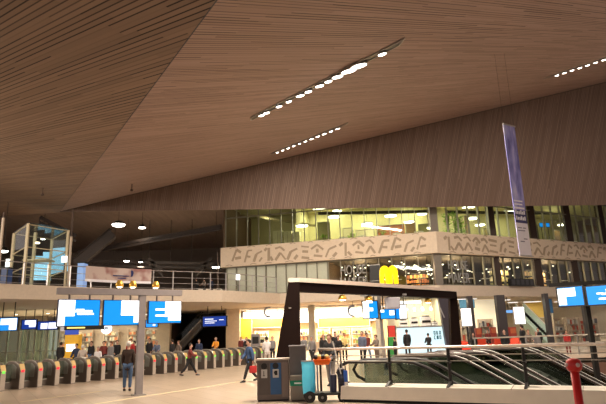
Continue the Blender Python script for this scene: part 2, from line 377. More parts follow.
# ================================================================== HALL LIGHTS
def strip_light(p0, p1, fr, sizes, label, width=.36, power=900, name='strip_light'):
    A, B = ap(*p0, L0, nB), ap(*p1, L0, nB)
    c = (A+B)/2; t = thing(name, label, 'ceiling light', c-nB*.04, 'slanted strip lights in the wooden ceiling')
    d = (B-A); al = d.normalized(); ac = al.cross(nB).normalized(); sk = al*.45
    Q = [A-ac*width/2-sk, B-ac*width/2-sk*.2, B+ac*width/2+sk, A+ac*width/2+sk*.2]
    MB().prism([q-nB*.03 for q in Q], nB*.02).build('recess', mat('lamp_recess', (.10, .08, .07), .4, .4), t)
    fr_ = MB()
    for i in range(4): fr_.bar(Q[i]-nB*.03, Q[(i+1) % 4]-nB*.03, .035, .05, up=nB)
    fr_.build('frame', STEEL, t)
    for f_, s_ in zip(fr, sizes):
        p = A+d*f_-nB*.05
        h = MB().lathe(p, [(s_*1.15, 0), (s_*1.25, -.05), (s_, -.06)], 14, axis=nB).build('lamp_housing', STEEL, t, smooth=False)
        MB().lathe(p-nB*.055, [(s_*.98, 0), (s_*.95, -.015), (s_*.6, -.03)], 14, axis=nB).build('lamp_lens', E_LAMP, h)
    o = area('strip_glow', c-nB*.16, d.length, power, (1, .86, .70), None, t, sy=.2)
    o.rotation_euler = Matrix((al, nB.cross(al), nB)).transposed().to_euler()
    return t
S_CORE = [(.075, .12), (.12, .13), (.23, .12), (.31, .11), (.40, .15), (.46, .13), (.54, .15), (.60, .13), (.66, .19), (.73, .25), (.79, .26), (.92, .13)]
s1 = strip_light((253, 117), (397, 43), [a for a, _ in S_CORE], [b for _, b in S_CORE], 'long bright strip light in the middle of the wooden ceiling, the biggest of the three', power=3300)
s2 = strip_light((272, 153), (345, 124), [.08+.083*i for i in range(11)], [.10, .09, .1, .1, .08, .1, .12, .12, .13, .12, .12], 'smaller strip light just below the biggest one, near the ceiling fold', power=2600)
s3 = strip_light((550, 76), (640, 46), [.08+.09*i for i in range(10)], [.11]*10, 'strip light cut off by the right edge of the picture', power=2600)

def sensor(px, py, nP, label):
    p = ap(px, py, L0, nP)
    t = tag(MB().tube([p, p+Vector((0, 0, -.35))], .03, 8).lathe(p+Vector((0, 0, -.35)), [(.03, 0), (.09, -.03), (.09, -.12), (.04, -.16)], 10).build('ceiling_sensor', mat('sensor_brown', (.08, .05, .04), .5)), label, 'sensor', 'small sensors under the ceiling')
sensor(43, 188, nA, 'small dark sensor hanging under the left ceiling panel')
sensor(132, 184, nB, 'small dark sensor hanging just above the ceiling fold')
sensor(300, 104, nB, 'tiny dark sensor between the two strip lights') if False else None

# ================================================================== HANGING BANNER
BY = 20.0
tl, tr, bl, brr = ay(502, 122, BY-.2), ay(515.5, 128.5, BY+.2), ay(514, 254, BY-.2), ay(528.5, 258, BY+.2)
VIO = bpy.data.materials.new('banner_print'); VIO.use_nodes = True; nt = VIO.node_tree; N = nt.nodes; b = N['Principled BSDF']; b.inputs['Roughness'].default_value = .7
tcn = N.new('ShaderNodeTexCoord'); mp = N.new('ShaderNodeMapping'); mp.inputs['Scale'].default_value = (2.2, 2.2, .5); nzz = N.new('ShaderNodeTexNoise'); nzz.inputs['Scale'].default_value = 1.6; nzz.inputs['Detail'].default_value = 4
cr = N.new('ShaderNodeValToRGB'); nt.links.new(tcn.outputs['Object'], mp.inputs[0]); nt.links.new(mp.outputs[0], nzz.inputs['Vector']); nt.links.new(nzz.outputs['Fac'], cr.inputs[0]); nt.links.new(cr.outputs[0], b.inputs['Base Color'])
cr.color_ramp.elements[0].position = .35; cr.color_ramp.elements[0].color = (.15, .15, .46, 1); cr.color_ramp.elements[1].position = .7; cr.color_ramp.elements[1].color = (.72, .70, .92, 1)
e = cr.color_ramp.elements.new(.5); e.color = (.33, .33, .72, 1)
top = (tl+tr)/2; t = thing('hanging_banner', 'tall narrow violet banner with white foot hanging from the ceiling above the escalators', 'banner', (tl+brr)/2)
acr = (tr-tl); acr.z = 0; acr.normalize(); wB = .68; cx = (tl+tr)/2; zt, zb = (tl.z+tr.z)/2, (bl.z+brr.z)/2
bl_ = cx-acr*wB/2; br_ = cx+acr*wB/2; nb = Vector((-acr.y, acr.x, 0)); 
if nb.y > 0: nb = -nb
def bp(u, v, off=0): p = bl_+acr*wB*u; return Vector((p.x, p.y, zb+(zt-zb)*v))+nb*off
MB().prism([bp(0, 0), bp(1, 0), bp(1, 1), bp(0, 1)], nb*-.02).build('fabric', VIO, t)
BW = mat('banner_white', (.92, .90, .97), .7, var=.03)
MB().prism([bp(.0, 0, .006), bp(1, 0, .006), bp(1, .24, .006), bp(0, .24, .006)], nb*-.004).build('white_foot', BW, t)
MB().prism([bp(0, .24, .005), bp(1, .24, .005), bp(1, .335, .005), bp(0, .335, .005)], nb*-.003).build('navy_field', mat('navy_field', (.05, .05, .16), .7), t)
tx = MB()
for v, u0, u1, h in ((.345, .08, .9, .014), (.375, .08, .75, .01), (.40, .08, .8, .01)): tx.prism([bp(u0, v, .008), bp(u1, v, .008), bp(u1, v+h, .008), bp(u0, v+h, .008)], nb*-.004)
for v in (.262, .305):
    for i in range(6): u = .08+i*.14; hh = .03 if i in (0, 3, 5) else .022; tx.prism([bp(u, v, .008), bp(u+.1, v, .008), bp(u+.1, v+hh, .008), bp(u, v+hh, .008)], nb*-.004)
tx.build('white_lettering', BW, t)
tx = MB(); GR = mat('print_grey', (.25, .24, .33), .7)
for v, u0, u1 in ((.20, .1, .45), (.20, .55, .8), (.18, .1, .7), (.12, .5, .8), (.10, .2, .55)): tx.prism([bp(u0, v, .012), bp(u1, v, .012), bp(u1, v+.007, .012), bp(u0, v+.007, .012)], nb*-.004)
tx.build('small_print', GR, t)
MB().bar(bp(-.03, 1), bp(1.03, 1), .05).bar(bp(-.03, 0), bp(1.03, 0), .05).build('rod', STEEL, t)
for u in (.05, .95):
    p = bp(u, 1); q = Vector(p); q.z = L0.z-((q.x-L0.x)*nB.x+(q.y-L0.y)*nB.y)/nB.z
    MB().tube([p, q], .004, 4).build('suspension_wire', DARK, t)

# ================================================================== BALCONY: rail, rods, lift, banner
def V2(x, y, z): return Vector((x, y, z))
edge = [V2(*p, 0) for p in slabpts]
def along(dist, off=0):
    """point along the balcony edge from its left end"""
    for i in range(len(edge)-1):
        d = (edge[i+1]-edge[i]); l = d.length
        if dist <= l or i == len(edge)-2:
            n = Vector((-d.y, d.x, 0)).normalized()
            return edge[i]+d*(dist/l)+n*off
        dist -= l
tot = sum((edge[i+1]-edge[i]).length for i in range(4))
DZ = 5.48
rail = thing('balcony_railing', 'grey tube railing with glass along the edge of the upper balcony on the left', 'railing', along(20, .2)+V2(0, 0, DZ))
n = 26; RM = mat('rail_metal', (.45, .42, .42), .4, .6)
pts = [along(6+(tot-6.2)*i/n, .25) for i in range(n+1)]
for i, p in enumerate(pts): MB().box(p.x-.035, p.x+.035, p.y-.035, p.y+.035, DZ, DZ+1.42).build('post', RM, rail)
for z, r in ((1.45, .035), (.95, .018), (.5, .018), (.12, .02)): MB().tube([p+V2(0, 0, DZ+z) for p in pts], r, 6).build('handrail' if z > 1.3 else 'rail', RM, rail)
# banner tied to the rail
def rail_at(px, z=DZ+.7):
    best = None
    for k in range(2000):
        p = along(tot*k/2000, .15); v = p+V2(0, 0, z)-CAM; x = 303+v.dot(CR)*FPX/v.dot(Fv)
        if best is None or abs(x-px) < best[0]: best = (abs(x-px), p, tot*k/2000)
    return best[2]
s0, s1_ = rail_at(85), rail_at(151)
BP = bpy.data.materials.new('rail_banner_print'); BP.use_nodes = True; nt = BP.node_tree; N = nt.nodes; b = N['Principled BSDF']
nzz = N.new('ShaderNodeTexNoise'); nzz.inputs['Scale'].default_value = .9; tcn = N.new('ShaderNodeTexCoord'); cr = N.new('ShaderNodeValToRGB')
nt.links.new(tcn.outputs['Object'], nzz.inputs['Vector']); nt.links.new(nzz.outputs['Fac'], cr.inputs[0]); nt.links.new(cr.outputs[0], b.inputs['Base Color'])
cr.color_ramp.elements[0].position = .36; cr.color_ramp.elements[0].color = (.32, .14, .13, 1); cr.color_ramp.elements[1].position = .5; cr.color_ramp.elements[1].color = (.58, .46, .42, 1)
t = thing('railing_banner', 'long pinkish beige banner with a blue round emblem tied to the balcony railing', 'banner', along((s0+s1_)/2, .12)+V2(0, 0, DZ+.5))
m = MB(); k = 8; P = [along(s0+(s1_-s0)*i/k, .12) for i in range(k+1)]
for i in range(k): m.prism([P[i]+V2(0, 0, DZ+.42), P[i+1]+V2(0, 0, DZ+.42), P[i+1]+V2(0, 0, DZ+1.52), P[i]+V2(0, 0, DZ+1.52)], (0, .02, 0))
m.build('cloth', BP, t)
m = MB()
for i in range(k): m.prism([P[i]+V2(0, -.02, DZ+.42), P[i+1]+V2(0, -.02, DZ+.42), P[i+1]+V2(0, -.02, DZ+.6), P[i]+V2(0, -.02, DZ+.6)], (0, .01, 0))
m.build('white_hem', BW, t)
pe = along(s0+(s1_-s0)*.70, .08)+V2(0, 0, DZ+1.15); NVY = mat('navy_print', (.03, .05, .18), .6)
MB().lathe(pe, [(.24, 0), (.24, .02)], 20, axis=(-.6, -.8, 0)).build('round_emblem', NVY, t)
m = MB()
for z, a_, b_ in ((.95, .42, .66), (.78, .5, .62)): m.bar(along(s0+(s1_-s0)*a_, .08)+V2(0, 0, DZ+z), along(s0+(s1_-s0)*b_, .08)+V2(0, 0, DZ+z), .02, .06)
m.build('print_lines', NVY, t)
# steel rods from balcony to ceiling
def ceil_z(x, y, nP): return L0.z-((x-L0.x)*nP.x+(y-L0.y)*nP.y)/nP.z
def rod(px0, py0, y, label, ztop=None, r=.09, split=None):
    p = ay(px0, py0, y); x = p.x
    zt = min(ceil_z(x, y, nA), ceil_z(x, y, nB), 14.7)-.03
    t = thing('suspension_rod', label, 'rod', (x, y, DZ), 'steel rods standing on the balcony')
    zs = split or (DZ+zt)/2
    MB().tube([(x, y, DZ), (x, y, zs)], r, 10).build('pale_sleeve', CREAM, t)
    MB().tube([(x, y, zs), (x, y, zt)], r*.7, 10).build('rod', mat('brown_metal', (.12, .085, .07), .5, .4), t)
rod(7, 184, 33.5, 'tall slim rod beside the far left edge of the picture, pale lower half', split=9.6)
rod(74.5, 192, 39.5, 'tall slim rod to the right of the glass lift tower, pale lower half', split=9.4)
rod(218, 213, 52, 'short slim rod hanging beside the glass building', split=6)

# glass lift tower on the balcony
lt = thing('glass_lift', 'square glass lift tower with cream posts standing on the balcony at left', 'lift', ay(40, 270, 39))
A_, B_, C_ = ay(28, 229, 37.0), ay(68, 234, 39.8), ay(14, 236.5, 40.3)
A_.z = B_.z = C_.z = 9.95; D_ = B_+C_-A_
LF = mat('lift_frame', (.70, .60, .40), .5)
for p in (A_, B_, C_, D_): MB().box(p.x-.085, p.x+.085, p.y-.085, p.y+.085, DZ, 9.95).build('post', LF, lt)
m = MB()
for z in (9.9, 8.3, 6.9):
    for p, q in ((A_, B_), (B_, D_), (D_, C_), (C_, A_)): m.bar(V2(p.x, p.y, z), V2(q.x, q.y, z), .07, .06)
m.build('cross_beams', LF, lt)
for p, q in ((A_, B_), (A_, C_), (B_, D_), (C_, D_)): MB().prism([V2(p.x, p.y, DZ), V2(q.x, q.y, DZ), V2(q.x, q.y, 9.9), V2(p.x, p.y, 9.9)], (0, .02, 0)).build('glass_pane', glass('lift_glass', (.93, .96, .95), .03), lt)
MB().prism([V2(p.x, p.y, 9.95) for p in (A_, B_, D_, C_)], (0, 0, .1)).build('roof', RGLASS, lt)
mid = (A_+D_)/2
MB().box(mid.x-.9, mid.x+.9, mid.y-.7, mid.y+.7, 5.55, 5.65).build('cabin_floor', GREY, lt); MB().box(mid.x-.9, mid.x+.9, mid.y-.7, mid.y+.7, 7.7, 7.8).build('cabin_roof', LF, lt)
for dx in (-.5, ): MB().box(mid.x+dx, mid.x+dx+.18, mid.y-.1, mid.y+.1, DZ, 9.9).build('guide_rail', LF, lt)
ll = MB().lathe((mid.x+.2, mid.y-.8, 9.0), [(.16, 0), (.16, -.08)], 12).build('lamp', E_WARM, lt)
# stepped light blue screen inside / behind it
def pz(px, py, y): return ay(px, py, y)
SB = mat('pale_blue_screen', (.1, .2, .3), .4, emit=(.30, .66, .90), es=.95)
yb = 44.6; pts_ = [(31, 280), (31, 262), (34, 262), (34, 256), (43, 256), (43, 252), (50, 252), (50, 248.5), (67, 247), (67, 271), (50, 274), (50, 280)]
tag(MB().prism([pz(x, y, yb) for x, y in pts_], (0, .15, 0)).build('light_wall', SB), 'stepped pale blue luminous wall behind the glass lift tower', 'light wall')
for (x0, y0, x1, y1, yy, lb) in ((5.5, 259, 10, 267, 35, 'small white lit panel on the balcony left of the lift tower'), (61.5, 256, 67.5, 262.5, 38, 'small white lit panel at the right side of the lift tower'), (236, 274.5, 240, 280, 46, 'small white notice behind the balcony railing beside the frosted wall')):
    p, q = pz(x0, y1, yy), pz(x1, y0, yy)
    t = thing('notice_stand', lb, 'panel', (p.x, yy, DZ))
    MB().box(p.x, q.x, yy-.05, yy+.02, p.z, q.z).build('face', E_SWHITE, t); MB().bar((( p.x+q.x)/2, yy+.05, DZ), ((p.x+q.x)/2, yy+.05, q.z), .06).build('stand', DARK, t)
# dark shop shapes along the balcony behind the lift
for (x0, x1, y0, y1, yy, nm, lb, mm) in ((77, 84, 263, 275, 43, 'blue_cabinet', 'dark blue lit cabinet right of the glass lift tower', mat('blue_cabinet', (.2, .3, .5), .4, emit=(.25, .4, .75), es=.6)),
        (0, 7, 268, 283, 38, 'blue_cabinet', 'dark blue cabinet at the far left edge of the balcony', mat('blue_dark', (.03, .05, .10), .4, emit=(.03, .06, .2), es=.3))):
    p, q = pz(x0, y1, yy), pz(x1, y0, yy)
    t = thing(nm, lb, 'cabinet', (p.x, yy, DZ)); MB().box(p.x, q.x, yy, yy+.8, DZ, q.z).build('body', mm, t); MB().box(p.x-.05, q.x+.05, yy-.05, yy+.85, q.z, q.z+.1).build('top', DARK, t)

# girders and lamps in the far hall
GD = mat('girder_paint', (.035, .025, .022), .6)
def girder(p, q, label, d=.5, y0=56, y1=58, lace=8, th=.14):
    a_, b_ = ay(*p, y0), ay(*q, y1)
    t = thing('roof_girder', label, 'girder', (a_+b_)/2, 'dark roof girders over the platforms')
    u = V2(0, 0, d)
    MB().bar(a_, b_, .22, .3).build('top_chord', GD, t); MB().bar(a_-u, b_-u, .18, .22).build('bottom_chord', GD, t)
    m = MB()
    for i in range(lace):
        s_, e_ = a_.lerp(b_, i/lace), a_.lerp(b_, (i+1)/lace); m.bar(s_, s_-u, .06); m.bar(s_-u, e_, .06)
    m.build('lacing', GD, t)
    return a_, b_
girder((78, 252), (221, 226), 'long thin girder rising to the right towards the glass building', .3, 58, 52, 14)
girder((84, 261), (223, 264), 'level lattice girder just above the balcony railing', .5, 60, 60, 16)
a_, b_ = ay(76, 264, 54), ay(113, 233, 54); t = thing('support_arm', 'thick solid dark arm rising from behind the lift tower towards the bright round lamp', 'girder', (a_+b_)/2)
MB().bar(a_, b_, .4, .85).build('web', GD, t); MB().bar(a_+V2(-.25, 0, .45), b_+V2(-.25, 0, .45), .6, .08).build('top_flange', GD, t); MB().bar(a_+V2(.25, 0, -.45), b_+V2(.25, 0, -.45), .6, .08).build('bottom_flange', GD, t)
girder((40, 217), (76, 236), 'short dark arm behind the top of the lift tower', .5, 50, 52, 4)
girder((148, 258), (163, 271), 'short sloping strut below the level girder, left one', .5, 60, 60, 2)
girder((212, 258), (196, 271), 'short sloping strut below the level girder, right one', .5, 60, 60, 2)
# hangers
for px, y0, y1 in ((115, 232, 262), (150, 222, 258), (171, 235, 262), (192, 233, 262)):
    a_, b_ = ay(px, y0, 59), ay(px, y1, 59); tag(MB().tube([V2(a_.x, 59, 14.75), V2(a_.x, 59, b_.z)], .035, 6).build('hanger_rod', GD), 'thin dark hanger rod between far girders, %s from the left' % {115: 'first', 150: 'second', 171: 'third', 192: 'fourth'}[px], 'rod', 'thin hanger rods in the far hall')
for px, py, y, r, lb, pw in ((118.5, 224.5, 50, .62, 'biggest bright round lamp hanging left above the balcony', 500), (142, 227.5, 55, .36, 'flat round lamp right of the biggest bright lamp', 150), (126.5, 261, 58, .32, 'round lamp above the pink banner on the railing', 200),
                       (141, 262, 60, .28, 'flat round lamp above the right end of the pink banner', 120), (216, 267, 56, .42, 'round lamp above the railing beside the glass building', 200), (3.5, 251, 42, .36, 'oval lamp at the far left edge above the balcony', 150), (43, 239, 48, .2, 'small lamp seen through the top of the lift tower', 60)):
    p = ay(px, py, y); t = thing('hall_lamp', lb, 'lamp', p, 'round lamps in the far hall')
    MB().lathe(p, [(.05, .35), (r*.5, .3), (r*1.05, .02), (r, 0)], 18).build('shade', DARK, t)
    MB().lathe(p, [(r*.98, 0), (r*.85, -r*.22), (r*.4, -r*.34)], 18).build('bulb', mat('bulb_glow', (1, 1, 1), .5, emit=(1, .93, .82), es=9), t, smooth=True)
    MB().tube([p+V2(0, 0, .3), V2(p.x, p.y, 14.75 if y > 45 else 13.8)], .02, 5).build('cord', DARK, t)
    area('lamp_light', p-V2(0, 0, .5), .6, pw, (1, .85, .65), p-V2(0, 0, 5), t)

# desk with goods and person-like planter near the balcony end
p = pz(208, 284, 52); t = thing('balcony_table', 'small cluttered table behind the balcony railing beside the frosted wall', 'table', (p.x, 52, DZ))
MB().box(p.x-.9, p.x+1.3, 51.6, 52.4, DZ+.7, DZ+.76).build('tabletop', WHITE, t)
for dx in (-.8, 1.2): MB().box(p.x+dx-.04, p.x+dx+.04, 51.7, 52.3, DZ, DZ+.7).build('leg', STEEL, t)

# ================================================================== FRONT BUILDING INTERIORS
# upstairs pendant disc lamps
def disc_lamp(p, r, label, ztop, es_m, power=0, grp='disc lamps on the upper floor'):
    t = thing('disc_lamp', label, 'lamp', p, grp)
    MB().lathe(p, [(r*.3, .16), (r*.9, .08), (r, 0), (r, -.03)], 20).build('shade', WHITE, t)
    MB().lathe(p, [(r*.96, -.03), (r*.9, -.09), (r*.5, -.12)], 20).build('diffuser', es_m, t)
    MB().tube([p+V2(0, 0, .14), V2(p.x, p.y, ztop)], .015, 5).build('cord', DARK, t)
    if power: point('disc_light', p-V2(0, 0, .35), power*.3, (1, .92, .60), r*.5, t)
E_DISC = mat('disc_glow', (1, 1, 1), .5, emit=(1, .96, .72), es=6)
for i, (px, py, d, r, lb, pw) in enumerate([(302, 225.5, 2.2, .62, 'lowest left disc lamp hanging alone before the dark part', 260), (334, 216.5, 3.5, .62, 'disc lamp near the partition, second from the left', 260), (367, 223.5, 2.5, .55, 'disc lamp hanging lower than its neighbours, third from the left', 260),
        (390.5, 215.5, 3.5, .6, 'disc lamp right above the yellow letter sign', 260), (409, 221.5, 3, .5, 'disc lamp between the yellow letter sign and the corner column', 220), (337, 210.5, 7, .5, 'disc lamp at the top edge of the glass, left face', 160), (422, 213.5, 6, .5, 'disc lamp at the top edge of the glass near the corner', 160),
        (430, 227.5, 1.5, .3, 'small disc lamp low beside the corner column', 60)]):
    p = pL(px, py, d); disc_lamp(p, r, 'glowing '+lb, 14.45, E_DISC, pw)
for i, (px, py, d, r, lb, pw) in enumerate([(472, 218, 3, .6, 'disc lamp right of the green plant wall', 260), (480, 224.5, 2, .5, 'lower disc lamp right of the green plant wall', 200), (528, 222, 4, .6, 'disc lamp right behind the violet banner', 220), (562, 224.5, 4, .5, 'disc lamp furthest to the right on the upper floor', 160)]):
    p = pR(px, py, d); disc_lamp(p, r, 'glowing '+lb, 14.45, E_DISC, pw)
point('upper_left_fill', fL(16.6, 3.5, 13.2), 90, (1, .88, .6), .3)  # bare fill lights added to brighten dim ends of the upper floor
point('upper_right_fill', fR(21, 3.5, 13.2), 70, (1, .9, .55), .3)
point('upper_right_fill', fR(5, 2.5, 13.4), 60, (1, .95, .55), .3)  # fill added so the plant leaves catch light
# cream cabinets upstairs
for i, (x0, x1, lb) in enumerate(((273, 282.5, 'left'), (283.5, 291.5, 'middle'), (292.5, 299.5, 'right'))):
    a_ = pL(x0, 240, 1.6); b_ = pL(x1, 240, 1.6); h = 11.65-.12*i
    t = thing('cream_cabinet', 'cream cabinet behind the upper glass, %s of three in a row' % lb, 'cabinet', V2(a_.x, a_.y, 9.6), 'cream cabinets upstairs')
    MB().prism([V2(a_.x, a_.y, 9.6), V2(b_.x, b_.y, 9.6), V2(b_.x, b_.y, 9.6)+NL*.6, V2(a_.x, a_.y, 9.6)+NL*.6], (0, 0, h-9.6)).build('body', mat('cream_yellow', (.62, .58, .34), .6), t, bevel=.02)
    c_ = (a_+b_)/2-NL*.02; MB().bar(V2(c_.x, c_.y, 9.75), V2(c_.x, c_.y, h-.1), .02).build('door_gap', UPD, t)
# slanting beams & ducts on upper floor
def beam(p, q, d0, d1, fnp, label, mm, w_=.16, nm='ceiling_duct'):
    a_, b_ = fnp(*p, d0), fnp(*q, d1); t = thing(nm, label, 'duct', (a_+b_)/2); MB().bar(a_, b_, w_, w_*1.4).build('duct', mm, t)
    MB().lathe(a_, [(w_*.7, 0), (w_*.7, .06)], 10, axis=(b_-a_)).lathe(b_, [(w_*.7, 0), (w_*.7, -.06)], 10, axis=(b_-a_)).build('end_flange', STEEL, t)
beam((240, 213.5), (316, 226), 3, 5, pL, 'sloping duct crossing behind the left upper glass', mat('duct_olive', (.30, .26, .14), .6))
beam((318, 213.5), (431, 211.5), 4, 4, pL, 'straight dark duct near the top of the upper glass', DARK, .2)
beam((446, 212), (600, 214), 4, 5, pR, 'straight duct near the top of the right upper glass', DARK, .2)
# plants upstairs
LEAF = mat('green_leaves', (.22, .42, .04), .6, var=.5, scale=8)
STEMM = mat('stem_brown', (.12, .08, .04), .7)
def plant(p, h, r, label, n=70, name='potted_plant', pot=True):
    t = thing(name, label, 'plant', p)
    if pot: MB().lathe(p, [(.18, 0), (.26, .4), (.24, .42), (.22, .38)], 14).build('pot', DARK, t)
    m = MB(); st = MB(); rng = random.Random(int(p.x*100))
    for k in range(7):
        a_ = k*.9; st.tube([p+V2(0, 0, .3), p+V2(math.cos(a_)*r*.3, math.sin(a_)*r*.3, h*.6), p+V2(math.cos(a_)*r*.6, math.sin(a_)*r*.6, h*.9)], .015, 5)
    for k in range(n):
        c_ = p+V2(rng.gauss(0, r*.45), rng.gauss(0, r*.45), .4+rng.random()*(h-.5)); d = V2(rng.uniform(-1, 1), rng.uniform(-1, 1), rng.uniform(-.4, .7)).normalized(); s_ = d.cross(V2(.1, .2, 1)).normalized(); L = rng.uniform(.2, .42)
        m.add([c_, c_+d*L*.5+s_*L*.2, c_+d*L, c_+d*L*.5-s_*L*.2], [(0, 1, 2, 3)])
    st.build('stems', STEMM, t); m.build('foliage', LEAF, t)
for px, lb, h in ((448, 'left', 2.6), (455, 'middle', 2.8), (461, 'right', 2.5)):
    q = pR(px, 228, 1.3); plant(V2(q.x, q.y, 9.6), h, .36, 'tall leafy green plant behind the upper glass, %s of three right of the corner' % lb, 220)
for px, lb in ((352, 'under the third disc lamp'), (382, 'above the black sign panel'), (324, 'beside the pale partition')):
    q = pL(px, 235, 1.5); plant(V2(q.x, q.y, 9.6), 1.35, .35, 'low green plant behind the upper glass '+lb, 60)
# orange-brown wall panel upstairs and cream dividers
a_, b_ = pL(376, 220, 6), pL(404, 220, 6)
t = thing('wall_panel', 'reddish brown panel on the rear wall of the upper floor', 'panel', V2(a_.x, a_.y, 10.8)); MB().prism([V2(a_.x, a_.y, 11.1), V2(b_.x, b_.y, 11.1), V2(b_.x, b_.y, 12.1), V2(a_.x, a_.y, 12.1)], NL*.1).build('board', mat('redwood', (.30, .10, .04), .6), t)
MB().bar(V2(a_.x, a_.y, 11.08), V2(b_.x, b_.y, 11.08), .14, .05).bar(V2(a_.x, a_.y, 12.12), V2(b_.x, b_.y, 12.12), .14, .05).build('edging', DARK, t)
for i, (px0, px1, d, m_, zt_, lb) in enumerate(((318, 330, 3, mat('screen_olive', (.25, .24, .10), .7), 12.4, 'olive partition screen right of the lowest left disc lamp'), (343, 352, 5, mat('screen_cream', (.6, .55, .35), .7), 12.0, 'cream partition screen between two disc lamps'),
        (356, 374, 4, mat('screen_cream', (.6, .55, .35), .7), 11.5, 'long low cream partition screen behind the low plants'), (406, 416, 5, mat('screen_brown', (.18, .11, .05), .7), 12.2, 'brown partition screen right of the reddish panel'), (419, 430, 3, mat('screen_olive', (.25, .24, .10), .7), 11.4, 'low olive partition screen beside the corner column'))):
    a_, b_ = pL(px0, 232, d), pL(px1, 232, d); t = thing('partition_screen', lb, 'partition', V2(a_.x, a_.y, 9.6), 'partition screens upstairs')
    MB().prism([V2(a_.x, a_.y, 9.65), V2(b_.x, b_.y, 9.65), V2(b_.x, b_.y, zt_), V2(a_.x, a_.y, zt_)], NL*.08).build('panel', m_, t); MB().bar(V2(a_.x, a_.y, zt_), V2(b_.x, b_.y, zt_), .12, .06).bar(V2(a_.x, a_.y, 9.62), V2(b_.x, b_.y, 9.62), .12, .05).bar(V2(a_.x, a_.y, 9.6), V2(a_.x, a_.y, zt_), .06).bar(V2(b_.x, b_.y, 9.6), V2(b_.x, b_.y, zt_), .06).build('frame', FRM, t)
for i, (px0, px1, d, m_, zt_, lb) in enumerate(((466, 470, 3, MATS['screen_brown'], 12.6, 'brown partition screen right of the tall plants'), (484, 491, 5, MATS['screen_cream'], 12.0, 'cream partition screen left of the violet banner'), (532, 538, 3, MATS['screen_olive'], 12.4, 'olive partition screen left of the blue monitors'), (553, 560, 5, MATS['screen_brown'], 12.5, 'brown partition screen right of the blue monitors'), (584, 600, 4, MATS['screen_brown'], 13.2, 'wide brown partition screen at the right edge'))):
    a_, b_ = pR(px0, 232, d), pR(px1, 232, d); t = thing('partition_screen', lb, 'partition', V2(a_.x, a_.y, 9.6), 'partition screens upstairs')
    MB().prism([V2(a_.x, a_.y, 9.65), V2(b_.x, b_.y, 9.65), V2(b_.x, b_.y, zt_), V2(a_.x, a_.y, zt_)], NR*.08).build('panel', m_, t); MB().bar(V2(a_.x, a_.y, zt_), V2(b_.x, b_.y, zt_), .12, .06).bar(V2(a_.x, a_.y, 9.62), V2(b_.x, b_.y, 9.62), .12, .05).bar(V2(a_.x, a_.y, 9.6), V2(a_.x, a_.y, zt_), .06).bar(V2(b_.x, b_.y, 9.6), V2(b_.x, b_.y, zt_), .06).build('frame', FRM, t)
# tables and chairs upstairs near glass
def table(p, label, z, s_=1.0, grp='tables behind the glass'):
    t = thing('cafe_table', label, 'table', V2(p.x, p.y, z), grp)
    MB().lathe(V2(p.x, p.y, z), [(.25*s_, 0), (.25*s_, .03), (.04, .05)], 14).build('base', DARK, t)
    MB().tube([V2(p.x, p.y, z+.03), V2(p.x, p.y, z+.72)], .035, 8).build('column', DARK, t)
    MB().lathe(V2(p.x, p.y, z+.72), [(.42*s_, 0), (.42*s_, .03)], 20).build('tabletop', WHITE, t)
for px, lb in ((343, 'left of the low plants'), (362, 'between two low plants'), (397, 'right of the low plants'), (419, 'next to the corner column')):
    table(pL(px, 235, .9), 'small round white table upstairs '+lb, 9.6)
for px, lb in ((497, 'left of the violet banner'), (549, 'right of the violet banner'), (572, 'furthest right')):
    table(pR(px, 235, .9), 'small round white table upstairs '+lb, 9.6)
for px, y0, y1, lb in ((541, 222, 228, 'left'), (547.5, 222, 228, 'right')):
    p = pR(px, (y0+y1)/2, 3); t = thing('monitor', 'small blue lit monitor on the upper floor, %s of the pair' % lb, 'monitor', V2(p.x, p.y, 9.6))
    MB().ob(p, FB*.28, NR*.03, V2(0, 0, .24)).build('casing', BLACK, t); MB().ob(p-NR*.04, FB*.25, NR*.01, V2(0, 0, .21)).build('screen', E_BLUE, t); MB().bar(V2(p.x, p.y, 9.6), p, .05).build('stand', DARK, t)
for fn, s_, pw in ((fL, 2.5, 300), (fL, 7, 300), (fL, 11.5, 260), (fR, 4, 300), (fR, 10, 240), (fR, 16, 140)):  # panel lights added to brighten the upper interior
    p = fn(s_, 5.5, 14.3)
    t = thing('added_panel_light', 'added flat panel light deep on the upper floor, ' + {2.5: 'left of the corner column', 7: 'above the yellow letter sign', 11.5: 'beside the partition', 4: 'behind the plants', 10: 'behind the violet banner', 16: 'furthest right'}[s_], 'ceiling light', p, 'added panel lights on the upper floor')
    MB().box(p.x-.65, p.x+.65, p.y-.35, p.y+.35, p.z, p.z+.08).build('frame', WHITE, t); MB().box(p.x-.6, p.x+.6, p.y-.3, p.y+.3, p.z-.02, p.z).build('diffuser', E_DISC, t)
    area('panel_fill', p-V2(0, 0, .1), 1.2, pw*1.0, (1, .92, .60), p-V2(0, 0, 5), t, sy=.6)

